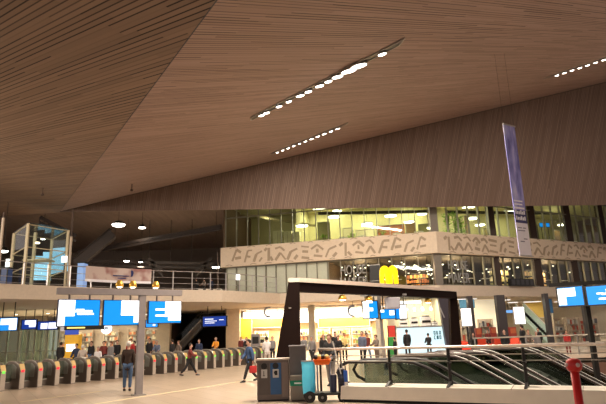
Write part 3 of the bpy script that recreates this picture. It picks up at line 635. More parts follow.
# ---- restaurant on the first floor: pendants, tables, sign letters
rng = random.Random(3)
E_PEND = mat('pendant_glow', (1, 1, 1), .5, emit=(1, .85, .6), es=3.2)
def pendant(p, label, r, grp):
    t = thing('pendant_lamp', label, 'lamp', p, grp)
    MB().lathe(p, [(.02, r*1.5), (r*.5, r*1.2), (r, .0)], 12).build('shade', DARK, t)
    MB().ball(p, r*.85, 6).build('bulb', E_PEND, t, smooth=True)
    MB().tube([p+V2(0, 0, r), V2(p.x, p.y, 8.2)], .012, 4).build('cord', DARK, t)
for k in range(40):
    s_ = .9+(k % 8)*1.08; d = 1.0+(k//8)*1.7+rng.uniform(-.4, .4)
    pendant(fL(s_, d, 7.2+rng.uniform(-.5, .7)), 'small glowing pendant lamp in the dark restaurant left of the corner column', .07+rng.random()*.07, 'restaurant pendants left of the corner')
for k in range(50):
    s_ = .9+(k % 10)*1.9+rng.uniform(-.3, .3); d = 1.0+(k//10)*1.7+rng.uniform(-.4, .4)
    pendant(fR(s_, d, 7.2+rng.uniform(-.5, .7)), 'small glowing pendant lamp in the dark restaurant right of the corner column', .07+rng.random()*.08, 'restaurant pendants right of the corner')
for k, s_ in enumerate((1.5, 3.6, 5.6)): table(fL(s_, .9, 0), 'round table in the dark restaurant, %s from the corner column to the left' % ordinal(k), 5.48)
for k, s_ in enumerate((1.8, 4.6, 6.4, 9.5, 11.6, 15, 17.4)): table(fR(s_, .9, 0), 'round table in the dark restaurant, %s from the corner column to the right' % ordinal(k), 5.48)
def shelf(fn, s0, s1, d, z0, z1, label, rows=4, nm='shelf_unit', mm=None, cols=((.6, .2, .08), (.55, .45, .2), (.15, .3, .12), (.6, .55, .5)), glow=None):
    a_ = fn(s0, d, z0); t = thing(nm, label, 'shelf', a_); tt = (fn(s1, d, 0)-fn(s0, d, 0)); e_ = fn(0, 1, 0)-fn(0, 0, 0)
    c_ = (fn(s0, d, 0)+fn(s1, d, 0))/2; m = MB(); m.ob(c_+e_*.4+V2(0, 0, (z0+z1)/2), tt/2, e_*.02, V2(0, 0, (z1-z0)/2))
    for q in (s0, s1): p = fn(q, d+.2, (z0+z1)/2); m.ob(p, tt.normalized()*.03, e_*.2, V2(0, 0, (z1-z0)/2))
    m.build('carcass', mm or CREAM, t)
    for r in range(rows):
        z = z0+.1+(z1-z0-.2)*r/rows; MB().ob(c_+e_*.2+V2(0, 0, z), tt/2, e_*.2, V2(0, 0, .015)).build('shelf', mm or CREAM, t)
    cm = [mat('goods_%s%s' % ('_'.join('%d' % (100*x) for x in c), '_lit' if glow else ''), c, .6, emit=c if glow else None, es=glow or 0) for i, c in enumerate(cols)]  # with glow set, brightness is put into the goods' own colour
    g = MB(); h = (z1-z0-.2)/rows
    for r in range(rows):
        z = z0+.12+h*r; q = s0+.08
        while q < s1-.15:
            w_ = rng.uniform(.1, .3); g.cm = rng.randrange(len(cm)); hh = h*rng.uniform(.45, .85)
            g.ob(fn(q+w_/2, d+.18, z+hh/2), tt.normalized()*w_*.42, e_*.12, V2(0, 0, hh/2)); q += w_+.02
    o = g.build('goods', cm, t); o['kind'] = 'stuff'
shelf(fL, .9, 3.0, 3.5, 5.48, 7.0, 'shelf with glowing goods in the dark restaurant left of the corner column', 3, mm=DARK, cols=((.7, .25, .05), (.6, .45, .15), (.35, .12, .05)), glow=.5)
shelf(fR, 9.2, 12.0, 3.0, 5.48, 7.6, 'shelf with glowing goods in the restaurant right of the violet banner', 3, mm=DARK, cols=((.5, .4, .2), (.6, .5, .3), (.3, .25, .1)), glow=.5)
shelf(fR, 14.0, 17.5, 3.0, 5.48, 7.6, 'long shelf with glowing goods in the restaurant near the right edge', 3, mm=DARK, cols=((.5, .4, .2), (.6, .35, .15), (.35, .25, .1)), glow=.45)
for fn, s_ in ((fL, 2), (fL, 7), (fR, 4), (fR, 11), (fR, 17)):
    p = fn(s_, 2.6, 7.3); point('restaurant_light', p, 260, (1, .70, .42), .3)
a_, b_ = pR(508, 282, .0), pR(531, 284, .0)
t = thing('low_cabinet', 'black low cabinet row on the balcony slab below the violet banner', 'cabinet', V2(a_.x, a_.y, 5.5)); MB().prism([V2(a_.x, a_.y, 5.5), V2(b_.x, b_.y, 5.5), V2(b_.x, b_.y, 6.15), V2(a_.x, a_.y, 6.15)], -NR*.35).build('body', BLACK, t)
for i in range(5): c_ = a_.lerp(b_, (i+.5)/5)-NR*.36; MB().ob(V2(c_.x, c_.y, 5.83), FB*.19, NR*.01, V2(0, 0, .24)).build('door', mat('cabinet_door', (.04, .04, .045), .4), t)
# white sign letters on the glass
def text_mesh(body, size, ext, m_, name, parent, loc, xdir, align='CENTER', sx=1.0):
    cu = bpy.data.curves.new('t', 'FONT'); cu.body = body; cu.size = size; cu.extrude = ext; cu.align_x = align
    tmp = bpy.data.objects.new('t', cu); COL.objects.link(tmp)
    dg = bpy.context.evaluated_depsgraph_get(); me = bpy.data.meshes.new_from_object(tmp.evaluated_get(dg)); bpy.data.objects.remove(tmp); bpy.data.curves.remove(cu)
    x = Vector(xdir).normalized(); z = Vector((0, 0, 1)); y = x.cross(z)   # text normal
    R = Matrix((x*sx, z, -y)).transposed() if False else Matrix((x*sx, z, x.cross(z))).transposed()
    for v in me.vertices: v.co = R @ v.co + Vector(loc) - org(parent)
    me.materials.clear(); me.materials.append(m_)
    o = bpy.data.objects.new(name, me); COL.objects.link(o); o.parent = parent; return o
LET = mat('pale_letters', (.26, .26, .25), .5, emit=(.8, .85, .85), es=.01)
for px0, px1, yz, fnp, dr, lb in ((338, 368, None, pL, -FA, 'pale two-line letters on the restaurant glass left of the black sign panel'), (444, 472, None, pR, FB, 'pale two-line letters on the restaurant glass right of the corner column')):
    a_, b_ = fnp(px0, 270, -.05), fnp(px1, 270, -.05); c_ = (a_+b_)/2
    t = thing('letter_sign', lb, 'sign', V2(c_.x, c_.y, 5.6)); W = (b_-a_).length
    for z, s_, tx_ in ((6.85, 1.15, 'HOUSE'), (5.72, 1.25, 'MAKER')):
        text_mesh(tx_, s_, .03, LET, 'lettering', t, V2(c_.x, c_.y, z), dr, sx=.62)
# black sign panel and the yellow letter
a_, b_ = pL(369.5, 270, -.3), pL(380, 270, -.3); t = thing('sign_panel', 'tall black sign panel on the glass left of the yellow letter sign', 'sign', V2(a_.x, a_.y, 5.5))
MB().prism([V2(a_.x, a_.y, 5.6), V2(b_.x, b_.y, 5.6), V2(b_.x, b_.y, 7.55), V2(a_.x, a_.y, 7.55)], NL*.15).build('panel', BLACK, t)
MB().bar(V2(a_.x, a_.y, 6.1)-NL*.02, V2(b_.x, b_.y, 6.1)-NL*.02, .02, .03).bar(V2(a_.x, a_.y, 7.5)-NL*.02, V2(b_.x, b_.y, 7.5)-NL*.02, .02, .03).build('edge_strip', STEEL, t)
Y_ = mat('yellow_lit', (.9, .6, 0), .4, emit=(1, .70, 0), es=.85)
p0, p1 = ay(381.5, 284, 43), ay(398, 284, 43); z0_ = p0.z; z1_ = ay(390, 265.5, 43).z; cxm = (p0+p1)/2
t = thing('letter_m_sign', 'big yellow glowing letter M on a black box beside the balcony slab', 'sign', V2(cxm.x, 43.3, z0_))
hw = (p1.x-p0.x)/2
def arch(cx0, w_, h):
    m = MB(); n_ = 14; o_ = []; i_ = []
    for k in range(n_+1):
        a_ = PI*k/n_; o_.append((cx0-math.cos(a_)*w_, math.sin(a_)**.32*h)); i_.append((cx0-math.cos(a_)*w_*.22, max(0, math.sin(a_)**.75*h*.62)))
    for k in range(n_): m.prism([V2(cxm.x+u, 43, z0_+v) for u, v in (o_[k], o_[k+1], i_[k+1], i_[k])], (0, .55, 0))
    return m
arch(-hw*.5, hw*.58, z1_-z0_).build('arch', Y_, t); arch(hw*.5, hw*.58, z1_-z0_).build('arch', Y_, t)
MB().box(cxm.x-hw*.95, cxm.x+hw*.9, 43.0, 43.5, z0_-.5, z0_-.01).build('base_box', BLACK, t)
MB().box(cxm.x-.3, cxm.x+.3, 43.3, 47.6, z0_-.5, z0_-.3).build('bracket', BLACK, t)

# balcony and facade uplights (row of lamps fixed below the band)
for k, s_ in enumerate((11.5, 15.5)):
    p = fL(s_, 1.2, 8.12); t = thing('wall_washer', 'bright lamp behind the frosted wall, %s one' % ('right', 'left')[k], 'lamp', p, 'lamps behind the frosted wall'); MB().ob(p, FA*.35, NL*.12, V2(0, 0, .06)).build('housing', DARK, t); MB().ob(p-V2(0, 0, .08), FA*.3, NL*.1, V2(0, 0, .02)).build('tube', E_DISC, t)
    area('washer_light', p-V2(0, 0, .15), .8, 700, (1, .95, .7), p-NL*1-V2(0, 0, 2), t)

# ================================================================== GROUND FLOOR: shops at the back
def shop_light(name, label, x0, x1, y, z, power, col=(1, .86, .62), d=2.0):
    power *= .36
    c = V2((x0+x1)/2, y, z); t = thing(name, label, 'ceiling light', c, 'shop ceiling lights')
    MB().box(x0, x1, y-.35, y+.35, z, z+.08).build('frame', WHITE, t); MB().box(x0+.05, x1-.05, y-.3, y+.3, z-.03, z).build('diffuser', E_WHITE, t)
    area('shop_glow', c-V2(0, 0, .1), x1-x0, power, col, c-V2(0, -.0, 5), t, sy=.6)
for i, (x0, x1) in enumerate(((-6.2, -3.0), (-2.4, .8), (1.4, 4.6), (5.2, 8.4))):
    shop_light('shop_ceiling_light', 'long ceiling light in the brightest shop, %s from the left, front row' % ordinal(i), x0, x1, 56.5, 4.32, 900)
    shop_light('shop_ceiling_light', 'long ceiling light in the brightest shop, %s from the left, rear row' % ordinal(i), x0, x1, 60.2, 4.32, 1300)
shop_light('shop_ceiling_light', 'ceiling light in the cream shop behind the gates, left', -26, -22, 59.5, 4.4, 420, (1, .82, .55))
shop_light('shop_ceiling_light', 'ceiling light in the cream shop behind the gates, right', -21, -17, 59.5, 4.4, 420, (1, .82, .55))
YEL = mat('yellow_panel', (.85, .50, .06), .6)
def panel(x0, x1, y, z0, z1, m, label, nm='wall_panel', cat='panel', fm_=None):
    t = thing(nm, label, cat, (x0, y, z0)); MB().box(x0, x1, y, y+.08, z0, z1).build('board', m, t)
    f = MB()
    for q in ((x0, z0, x1, z0), (x0, z1, x1, z1), (x0, z0, x0, z1), (x1, z0, x1, z1)): f.bar((q[0], y, q[1]), (q[2], y, q[3]), .1, .05)
    f.build('frame', fm_ or WHITE, t); return t
def xz(px, py, y): p = ay(px, py, y); return p.x, p.z
x0, zt = xz(240, 318.5, 57.5); x1, zb = xz(252, 336, 57.5)
panel(x0, x1, 57.5, zb-.3, zt, YEL, 'tall yellow wall panel at the left end of the brightest shop')
x0, zt = xz(244, 319, 61.0); x1, zb = xz(284, 327, 61.0); panel(x0, x1, 61.0, zb, zt, mat('pale_yellow_panel', (.9, .45, .05), .6), 'long pale yellow fascia on the rear wall of the brightest shop, left')
x0, zt = xz(318, 318, 61.0); x1, zb = xz(370, 326, 61.0); panel(x0, x1, 61.0, zb, zt, mat('pale_yellow_panel', (.9, .45, .05), .6), 'long pale yellow fascia on the rear wall of the brightest shop, right')
a_, b_ = ay(243, 318, 61.2), ay(377, 304, 61.2)  # glowing board added so the shop's upper wall reads pure white
t = thing('white_glow_board', 'long glowing white board added high on the rear wall of the brightest shop', 'sign', (a_.x, 61.2, a_.z)); MB().box(a_.x, b_.x, 61.2, 61.4, 3.05, 4.35).build('diffuser', E_WHITE, t); MB().box(a_.x-.05, b_.x+.05, 61.4, 61.5, 3.0, 4.38).build('frame', STEEL, t)
# emblem rings (open circles) hanging in shop
def ring_sign(px, py, y, r, label):
    c = ay(px, py, y); t = thing('ring_sign', label, 'sign', c, 'open ring signs in the bright shop'); m = MB()
    A = [math.radians(a) for a in range(70, 291, 20)]
    m.tube([c+V2(math.cos(a)*r*1.3, 0, math.sin(a)*r*1.3) for a in A], .1, 8); m.build('ring', mat('grey_blue', (.25, .27, .36), .5), t)
    MB().tube([c+V2(0, 0, r), V2(c.x, c.y, 4.57)], .015, 5).build('cord', DARK, t)
ring_sign(269, 312, 55, .36, 'grey open ring sign left of the big dark slanted pillar')
ring_sign(353, 311, 50, .34, 'grey open ring sign left of the blue screen')
# column in bright shop
for px0, px1, yy, lb in ((308.5, 315.5, 54, 'round cream column in front of the brightest shop'), (376, 382.5, 44, 'round grey column behind the blue centre screens')):
    a_, b_ = ay(px0, 330, yy), ay(px1, 330, yy); c = (a_+b_)/2; r = (b_.x-a_.x)/2
    t = thing('round_column', lb, 'column', (c.x, yy, 0)); MB().lathe((c.x, yy, 0), [(r, 0), (r, 4.54)], 20).build('shaft', mat('column_cream', (.5, .46, .38), .6), t, smooth=False); MB().lathe((c.x, yy, 0), [(r*1.15, 0), (r*1.15, .15), (r, .16)], 20).build('base_ring', STEEL, t)
def fx(a, d, z): return V2(a, d, z)
for i, (px0, px1) in enumerate(((255, 268), (300, 309), (317, 330), (333, 350), (352, 372))):
    a_, b_ = xz(px0, 335, 60.8)[0], xz(px1, 335, 60.8)[0]
    shelf(fx, a_, b_, 60.8, 0, 2.3, 'stocked shelf in the brightest shop, %s from the left' % ordinal(i), 4, mm=WHITE, cols=((.75, .5, .15), (.6, .2, .06), (.35, .3, .25), (.2, .3, .08), (.06, .05, .05)))
for i, (px0, px1) in enumerate(((58, 72), (76, 92), (104, 118), (128, 138), (145, 160), (163, 172))):
    a_, b_ = xz(px0, 335, 62)[0], xz(px1, 335, 62)[0]
    shelf(fx, a_, b_, 62, 0, 3.0, 'stocked shelf in the cream shop behind the gates, %s from the left' % ordinal(i), 5, mm=CREAM, cols=((.8, .65, .4), (.75, .3, .15), (.5, .5, .45), (.9, .8, .6), (.2, .15, .12)))
# small counters with till
for px, lb in ((262, 'left of the dark slanted pillar'), (322, 'right of the cream column')):
    a_ = xz(px, 340, 57)[0]; t = thing('shop_counter', 'pale shop counter '+lb, 'counter', (a_, 57, 0)); MB().box(a_-1.2, a_+1.2, 56.7, 57.4, 0, 1.0).build('body', CREAM, t); MB().box(a_-1.3, a_+1.3, 56.6, 57.5, 1.0, 1.06).build('worktop', WHITE, t); MB().box(a_-.2, a_+.2, 56.9, 57.2, 1.06, 1.4).build('till', BLACK, t)
# grey ticket machines behind gates
for px, yy, lb, mm in ((255.5, 50, 'dark machine with a grey front behind the man with the red bag', GREY), ):
    a_ = xz(px, 340, yy)[0]; t = thing('ticket_machine', lb, 'machine', (a_, yy, 0)); MB().box(a_-.4, a_+.4, yy, yy+.5, 0, 1.95).build('body', mm, t, bevel=.03); MB().box(a_-.28, a_+.28, yy-.03, yy, 1.1, 1.7).build('screen', BLACK, t)
x_, z_ = xz(71.5, 340, 36)
t = thing('ticket_machine', 'yellow and blue ticket machine below the leftmost big blue screen', 'machine', (x_, 36, 0)); MB().box(x_-.45, x_+.45, 36, 36.6, 0, 2.25).build('body', mat('machine_yellow', (.8, .45, .02), .5), t, bevel=.03)
MB().box(x_-.45, x_+.45, 35.97, 36, 2.25, 2.75).build('blue_header', E_NAVY, t); MB().box(x_-.3, x_+.3, 35.95, 36, 1.2, 1.65).build('screen', E_SWHITE, t); MB().box(x_-.46, x_+.46, 35.96, 36.6, 0, .5).build('plinth', DARK, t)
# escalator hall: dark escalator
def slope_stairs(name, p, q, wdt, label, cat='escalator', gl=True, grp=None, m_side=None, m_rail=None, side=None, m_truss=None):
    p, q = Vector(p), Vector(q); d = q-p; hd = Vector((d.x, d.y, 0)).normalized(); s_ = side or Vector((-hd.y, hd.x, 0)); s_ = Vector(s_)
    t = thing(name, label, cat, (p if p.z < q.z else q)-V2(0, 0, .0), grp)
    n_ = int(abs(d.z)/.19)+1; m = MB()
    for k in range(n_):
        a_ = p+d*(k/n_); b_ = p+d*((k+1)/n_); z = max(a_.z, b_.z) if False else a_.z
        m.prism([V2(a_.x, a_.y, z), V2(b_.x, b_.y, z), V2(b_.x, b_.y, min(a_.z, b_.z)-.25), V2(a_.x, a_.y, min(a_.z, b_.z)-.25)], s_*wdt)
    m.build('steps', mat('step_metal', (.32, .32, .31), .35, .7), t)
    for k, off in enumerate((Vector((0, 0, 0)), s_*wdt)):
        MB().prism([p+off+V2(0, 0, -.35), q+off+V2(0, 0, -.35), q+off+V2(0, 0, .12), p+off+V2(0, 0, .12)], s_*.06).build('skirt', m_side or STEEL, t)
        MB().prism([p+off+V2(0, 0, .12), q+off+V2(0, 0, .12), q+off+V2(0, 0, .9), p+off+V2(0, 0, .9)], s_*.02).build('glass_panel', RGLASS if gl is True else gl, t)
        ext = hd*.6*(1 if True else 1)
        MB().tube([p+off-ext*.9+V2(0, 0, .45), p+off-ext*1.1+V2(0, 0, .75), p+off-ext*.8+V2(0, 0, .92), p+off-ext*.1+V2(0, 0, .96), p+off+d*.02+V2(0, 0, .95), q+off+V2(0, 0, .95)], .055, 8).build('handrail', m_rail or BLACK, t)
    MB().prism([p+V2(0, 0, -.35), q+V2(0, 0, -.35), q+V2(0, 0, -.9), p+V2(0, 0, -.9)], s_*wdt).build('truss', m_truss or GREY, t)
    return t
a_ = ay(176, 338, 60); b_ = ay(201, 321, 60)
slope_stairs('escalator', (a_.x, 60, .9), (b_.x, 60, 3.6), 1.1, 'dim escalator rising to the right in the dark opening behind the gates')
# lit blue departure screens
def screen(px0, py0, px1, py1, y, label, blocks, base=E_BLUE, frame=BLACK, nm='information_screen', dep=.12, hang=None, back=None, name_grp=None, rec=0):
    """flat display facing the camera side; blocks = white areas (u0,v0,u1,v1) in 0..1 from the lower left"""
    a, b, c = ay(px0, py1, y), ay(px1, py1, y+rec), ay(px0, py0, y)
    t = thing(nm, label, 'screen', V2((a.x+b.x)/2, y, min(a.z, b.z)), name_grp)
    z0 = (a.z+b.z)/2; z1 = z0+(c.z-a.z); u = Vector((b.x-a.x, b.y-a.y, 0)); nn = Vector((u.y, -u.x, 0)).normalized()
    P = lambda s, v, o=0: Vector((a.x, a.y, z0))+u*s+V2(0, 0, (z1-z0)*v)+nn*o
    MB().prism([P(-.07, -.07), P(1.07, -.07), P(1.07, 1.07), P(-.07, 1.07)], -nn*dep).build('casing', frame, t, bevel=.01)
    MB().prism([P(0, 0, .004), P(1, 0, .004), P(1, 1, .004), P(0, 1, .004)], -nn*.003).build('display', base, t)
    m = MB()
    for (u0, v0, u1, v1) in blocks: m.prism([P(u0, v0, .012), P(u1, v0, .012), P(u1, v1, .012), P(u0, v1, .012)], -nn*.006)
    if blocks: m.build('white_text_fields', E_SWHITE, t)
    if hang:
        for s in (.2, .8): q = P(s, 1, -dep/2); MB().bar(q, V2(q.x, q.y, hang), .05).build('bracket', DARK, t)
    return t, P
screen(203, 316.5, 226, 326, 50, 'dark blue departure screen with small lines above the far gates', [(.08, .7, .45, .78), (.08, .5, .6, .56), (.08, .3, .5, .36), (.7, .6, .9, .66)], E_NAVY, hang=4.57)
screen(-3, 318, 16.5, 330.5, 37, 'blue and white screen cut off by the left edge', [(.15, .45, .98, .95), (.6, .05, .98, .5)], hang=4.57)
screen(21.5, 320, 36, 329, 46, 'small screen with dark blue left part under the balcony, left of the pair', [(.2, .5, .95, .95), (.5, .2, .95, .6)], E_NAVY, hang=4.57)
screen(37.5, 321.5, 57, 329.5, 46, 'small white screen with dark blue corner under the balcony, right of the pair', [(.15, .1, .5, .8), (.55, .1, .98, .85)], E_NAVY, hang=4.57)

# gantry with three big screens
GA, GBp = ay(57, 293.2, 17.3), ay(181, 295, 19.7); gz = 3.38
GP = ay(141, 296, 18.95); 
def gat(f): return V2(GA.x+(GBp.x-GA.x)*f, GA.y+(GBp.y-GA.y)*f, 0)
PF_ = (az(138.5, 397.5, 0)); 
# parameter on the beam line nearest the pole foot direction
fpole = .66
g = thing('screen_gantry', 'grey steel gantry with one post carrying the three big blue screens', 'gantry', V2(gat(fpole).x, gat(fpole).y, 0))
GM = mat('gantry_paint', (.27, .24, .24), .5, .2)
pp = gat(fpole); ud = (gat(1)-gat(0)).normalized(); un = V2(ud.y, -ud.x, 0)
MB().ob(pp+V2(0, 0, gz/2), ud*.11, un*.09, V2(0, 0, gz/2)).build('post', GM, g)
MB().ob(pp+V2(0, 0, .02), ud*.2, un*.18, V2(0, 0, .02)).build('foot_plate', STEEL, g)
MB().bar(gat(0)+V2(0, 0, gz), gat(1.0)+V2(0, 0, gz), .22, .2).build('beam', GM, g)
gS = 'big blue screens on the gantry'
def gscreen(px0, px1, py0, py1, f0, f1, label, blocks):
    a = gat(f0); b = gat(f1); z1 = ay(px0, py0, a.y).z; z0 = ay(px0, py1, a.y).z
    a = a+un*.02; b = b+un*.02
    t = thing('information_screen', label, 'screen', V2((a.x+b.x)/2, (a.y+b.y)/2, z0), gS); u = b-a
    P = lambda s, v, o=0: a+u*s+V2(0, 0, z0+(z1-z0)*v)+un*o
    MB().prism([P(-.02, -.03), P(1.02, -.03), P(1.02, 1.03), P(-.02, 1.03)], -un*.12).build('casing', mat('casing_navy', (.01, .02, .08), .4), t, bevel=.01)
    MB().prism([P(0, 0, .006), P(1, 0, .006), P(1, 1, .006), P(0, 1, .006)], -un*.004).build('display', E_BLUE, t)
    m = MB()
    for (u0, v0, u1, v1) in blocks: m.prism([P(u0, v0, .016), P(u1, v0, .016), P(u1, v1, .016), P(u0, v1, .016)], -un*.008)
    m.build('white_text_fields', E_SWHITE, t)
    for s in (.25, .75): q = P(s, 1, -.06); MB().bar(q, V2(q.x, q.y, gz-.05), .05).build('bracket', GM, t)
def fpx(px):   # beam parameter seen at this pixel column
    best = min(range(-100, 1300), key=lambda k: abs(303+(gat(k/1000)+V2(0, 0, 2.9)-CAM).dot(CR)*FPX/(gat(k/1000)+V2(0, 0, 2.9)-CAM).dot(Fv)-px)); return best/1000
gscreen(58, 99.5, 300, 326, fpx(58.5), fpx(99.5), 'leftmost big blue screen with a white left column and text lines', [(0, 0, .16, 1), (.16, .37, .39, 1), (.39, .52, .82, .60), (.45, .42, .86, .49), (.42, .62, .62, .65)])
gscreen(104, 139, 300.5, 325, fpx(104), fpx(139), 'middle big blue screen with a white upper right block', [(.48, .38, 1, 1), (.85, .08, 1, .4)])
gscreen(149, 181, 301.5, 323, fpx(149), fpx(180.5), 'rightmost big blue screen, right of the gantry post', [(.5, .28, 1, 1), (.2, .58, .5, .67), (.2, .3, .5, .38), (.6, .1, 1, .3)])
a_, b_ = gat(fpx(66)), gat(fpx(105)); z = ay(66, 328, a_.y).z
t = thing('ticker_display', 'narrow black ticker with a yellow line under the leftmost big blue screen', 'display', V2((a_.x+b_.x)/2, a_.y, z))
MB().bar(a_+V2(0, 0, z), b_+V2(0, 0, z), .1, .13).build('casing', BLACK, t); c_ = a_.lerp(b_, .05); d_ = a_.lerp(b_, .5)
MB().bar(c_+un*.06+V2(0, 0, z), d_+un*.06+V2(0, 0, z), .01, .04).build('yellow_line', mat('yellow_led', (.5, .4, 0), .5, emit=(1, .75, .25), es=1.2), t)
for s_ in (.2, .8): q = a_.lerp(b_, s_); MB().bar(q+V2(0, 0, z), q+V2(0, 0, z+.25), .03).build('bracket', DARK, t)
# golden spot lamps
def gold_lamp(p, label, up=True, r=.125):
    t = thing('gold_spotlight', label, 'spotlight', p, 'small golden spotlights')
    MB().lathe(p+V2(0, 0, .05), [(.02, .15), (r*.6, .14), (r, .02), (r*1.05, -.06), (r*.8, -.07)], 14).build('shade', GOLD, t, smooth=True)
    MB().lathe(p+V2(0, 0, -.03), [(r*.75, 0), (r*.4, -.03)], 12).build('lens', E_WARM, t)
    if up: MB().tube([p+V2(0, 0, -.15), p+V2(0, 0, .1)], .025, 6).build('bracket', DARK, t)
    else: MB().tube([p+V2(0, 0, .15), p+V2(0, 0, .4)], .02, 6).build('bracket', DARK, t)
for px, lb in ((119, 'leftmost'), (132.5, 'middle'), (155.5, 'rightmost')):
    q = gat(fpx(px-.5)); gold_lamp(V2(q.x, q.y, gz+.2), 'small golden spotlight on top of the gantry beam, %s of three' % lb)
# second rear screens
screen(146, 320, 157.5, 327, 43, 'small blue screen low behind the gantry post', [(.6, .15, .8, .4)], hang=4.57)
# round clock-like emblem seen between screens
q = ay(106.5, 328.5, 42.5); t = thing('hanging_roundel', 'round white hanging sign with a dark symbol below the middle big screen', 'sign', q)
MB().lathe(q, [(.42, -.03), (.42, .03)], 22, axis=(0, 1, 0)).build('disc', E_SWHITE, t); MB().bar(q+V2(-.16, -.05, -.08), q+V2(.12, -.05, .12), .02, .07).bar(q+V2(-.12, -.05, .1), q+V2(.16, -.05, -.05), .02, .06).build('symbol', NVY, t); MB().tube([q+V2(0, 0, .4), V2(q.x, q.y, 4.57)], .02, 5).build('hanger', DARK, t)

# left glass lift / door group under the balcony
for i, (px0, px1) in enumerate(((-6, 17), (20, 33), (33.5, 46), (47, 57))):
    yy = 47+.5*i; a_, b_ = xz(px0, 360, yy)[0], xz(px1, 360, yy)[0]
    t = thing('glass_partition', ['glass booth with grey frame at the far left behind the gates', 'grey framed glass door pair behind the gates, left', 'grey framed glass door pair behind the gates, middle', 'grey framed glass door pair behind the gates, right beside the ticket machine'][i], 'partition', (a_, yy, 0), 'glass partitions behind the gates')
    gmm = glass('door_glass', (.70, .78, .70), .15)
    for s_ in (0, .5): MB().box(a_+(b_-a_)*s_+.05, a_+(b_-a_)*(s_+.5)-.05, yy, yy+.03, .05, 3.3).build('glass_leaf', gmm, t)
    m = MB(); fmm = mat('door_frame', (.45, .46, .40), .5, .2)
    for s_ in (0, .5, 1): m.box(a_+(b_-a_)*s_-.07, a_+(b_-a_)*s_+.07, yy-.05, yy+.08, 0, 3.4)
    m.box(a_, b_, yy-.06, yy+.09, 3.3, 3.45).box(a_, b_, yy-.03, yy+.06, 1.05, 1.15); m.build('frame', fmm, t)
    if i: MB().box(a_+(b_-a_)*.44, a_+(b_-a_)*.46, yy-.12, yy-.06, .9, 1.4).build('handle', STEEL, t)
for i, x in enumerate((-27.5, -24.5, -21.5)):
    p = V2(x, 52, 4.5); t = thing('downlight', 'round downlight under the balcony above the glass partitions, %s from the left' % ordinal(i), 'ceiling light', p, 'downlights under the balcony'); MB().lathe(p, [(.2, .04), (.22, -.02), (.15, -.03)], 14).build('ring', STEEL, t); MB().lathe(p-V2(0, 0, .03), [(.15, 0), (.1, -.02)], 12).build('lens', E_WARM, t); area('downlight_glow', p-V2(0, 0, .1), .4, 500, (.95, 1, .8), p-V2(0, 0, 5), t)

# ================================================================== TICKET GATES
GH = mat('gate_housing', (.16, .13, .11), .35, .3); GE = mat('gate_end', (.5, .43, .36), .4, .3); GT = mat('gate_top', (.55, .38, .15), .4, .2)
gd = V2(.51, .86, 0).normalized(); gp = V2(gd.y, -gd.x, 0)   # gd along the row, gp along the passage towards us
def gate_proto(red, label, loc):
    t = bpy.data.objects.new('ticket_gate', None); COL.objects.link(t); t.empty_display_size = .2; ORG[t.name] = V2(0, 0, 0)
    # local frame: x = passage, y = along the row
    L = 1.1; W = .24
    prof = [(-L/2, 0), (L/2, 0), (L/2, .72), (L/2-.03, .84), (L/2-.12, .95), (L/2-.28, 1.04), (L/2-.5, 1.09), (-L/2+.3, 1.08), (-L/2+.12, 1.0), (-L/2+.02, .86), (-L/2, .7)]
    MB().prism([(x, -W/2, z) for x, z in prof], (0, W, 0)).build('housing', GH, t, local=True, bevel=.015)
    MB().prism([(x, -W/2-.012, z) for x, z in ((-.36, .42), (.30, .42), (.33, .85), (.1, .98), (-.25, .98), (-.4, .85))], (0, .012, 0)).build('side_panel', mat('gate_side', (.30, .30, .27), .3, .2), t, local=True)
    MB().box(L/2-.005, L/2+.012, -W/2+.02, W/2-.02, .02, .7).build('end_plate', GE, t, local=True)
    rd = MB().prism([(L/2, 0-W/2+.02, .72), (L/2-.12, -W/2+.02, .97), (L/2-.09, -W/2+.02, .99), (L/2+.03, -W/2+.02, .73)], (0, W-.04, 0)).build('card_reader', GT, t, local=True)
    MB().box(L/2+.01, L/2+.03, -.06, .06, .66, .76).build('reader_light', E_RED if red else E_GREEN, rd, local=True)
    tr_ = MB().tube([(x, -W/2, z+.012) for x, z in prof[3:10]], .014, 5).build('top_highlight', mat('pale_highlight', (.75, .7, .6), .25, .6), t, local=True)  # pale strip stands in for the white highlight along the gate top
    MB().box(-.02, .02, -W/2-.30, -W/2, .30, .98).build('glass_flap', RGLASS, t, local=True)
    MB().box(-.025, .025, -W/2-.30, -W/2, .25, .29).build('flap_highlight', MATS['pale_highlight'], t, local=True)  # pale edge in place of the flap's white highlight
    return t
def copy_tree(o, parent=None):
    c = o.copy(); COL.objects.link(c); c.parent = parent
    for ch in list(o.children): copy_tree(ch, c)
    return c
protoR = protoG = None
for k in range(24):
    red = k in (1, 2, 3, 4, 5, 6, 7, 9, 10, 11, 12)
    if red: g_ = copy_tree(protoR) if protoR else gate_proto(True, '', 0); protoR = protoR or g_
    else: g_ = copy_tree(protoG) if protoG else gate_proto(False, '', 0); protoG = protoG or g_
    p = V2(-12.15, 22.3, 0)+gd*.80*k-gp*.45
    g_.location = p; g_.rotation_euler.z = math.atan2(gp.y, gp.x)
    tag(g_, 'grey ticket gate with a %s reader light, %s from the left end of the row' % ('red' if red else 'green', ordinal(k)), 'ticket gate', 'row of ticket gates')

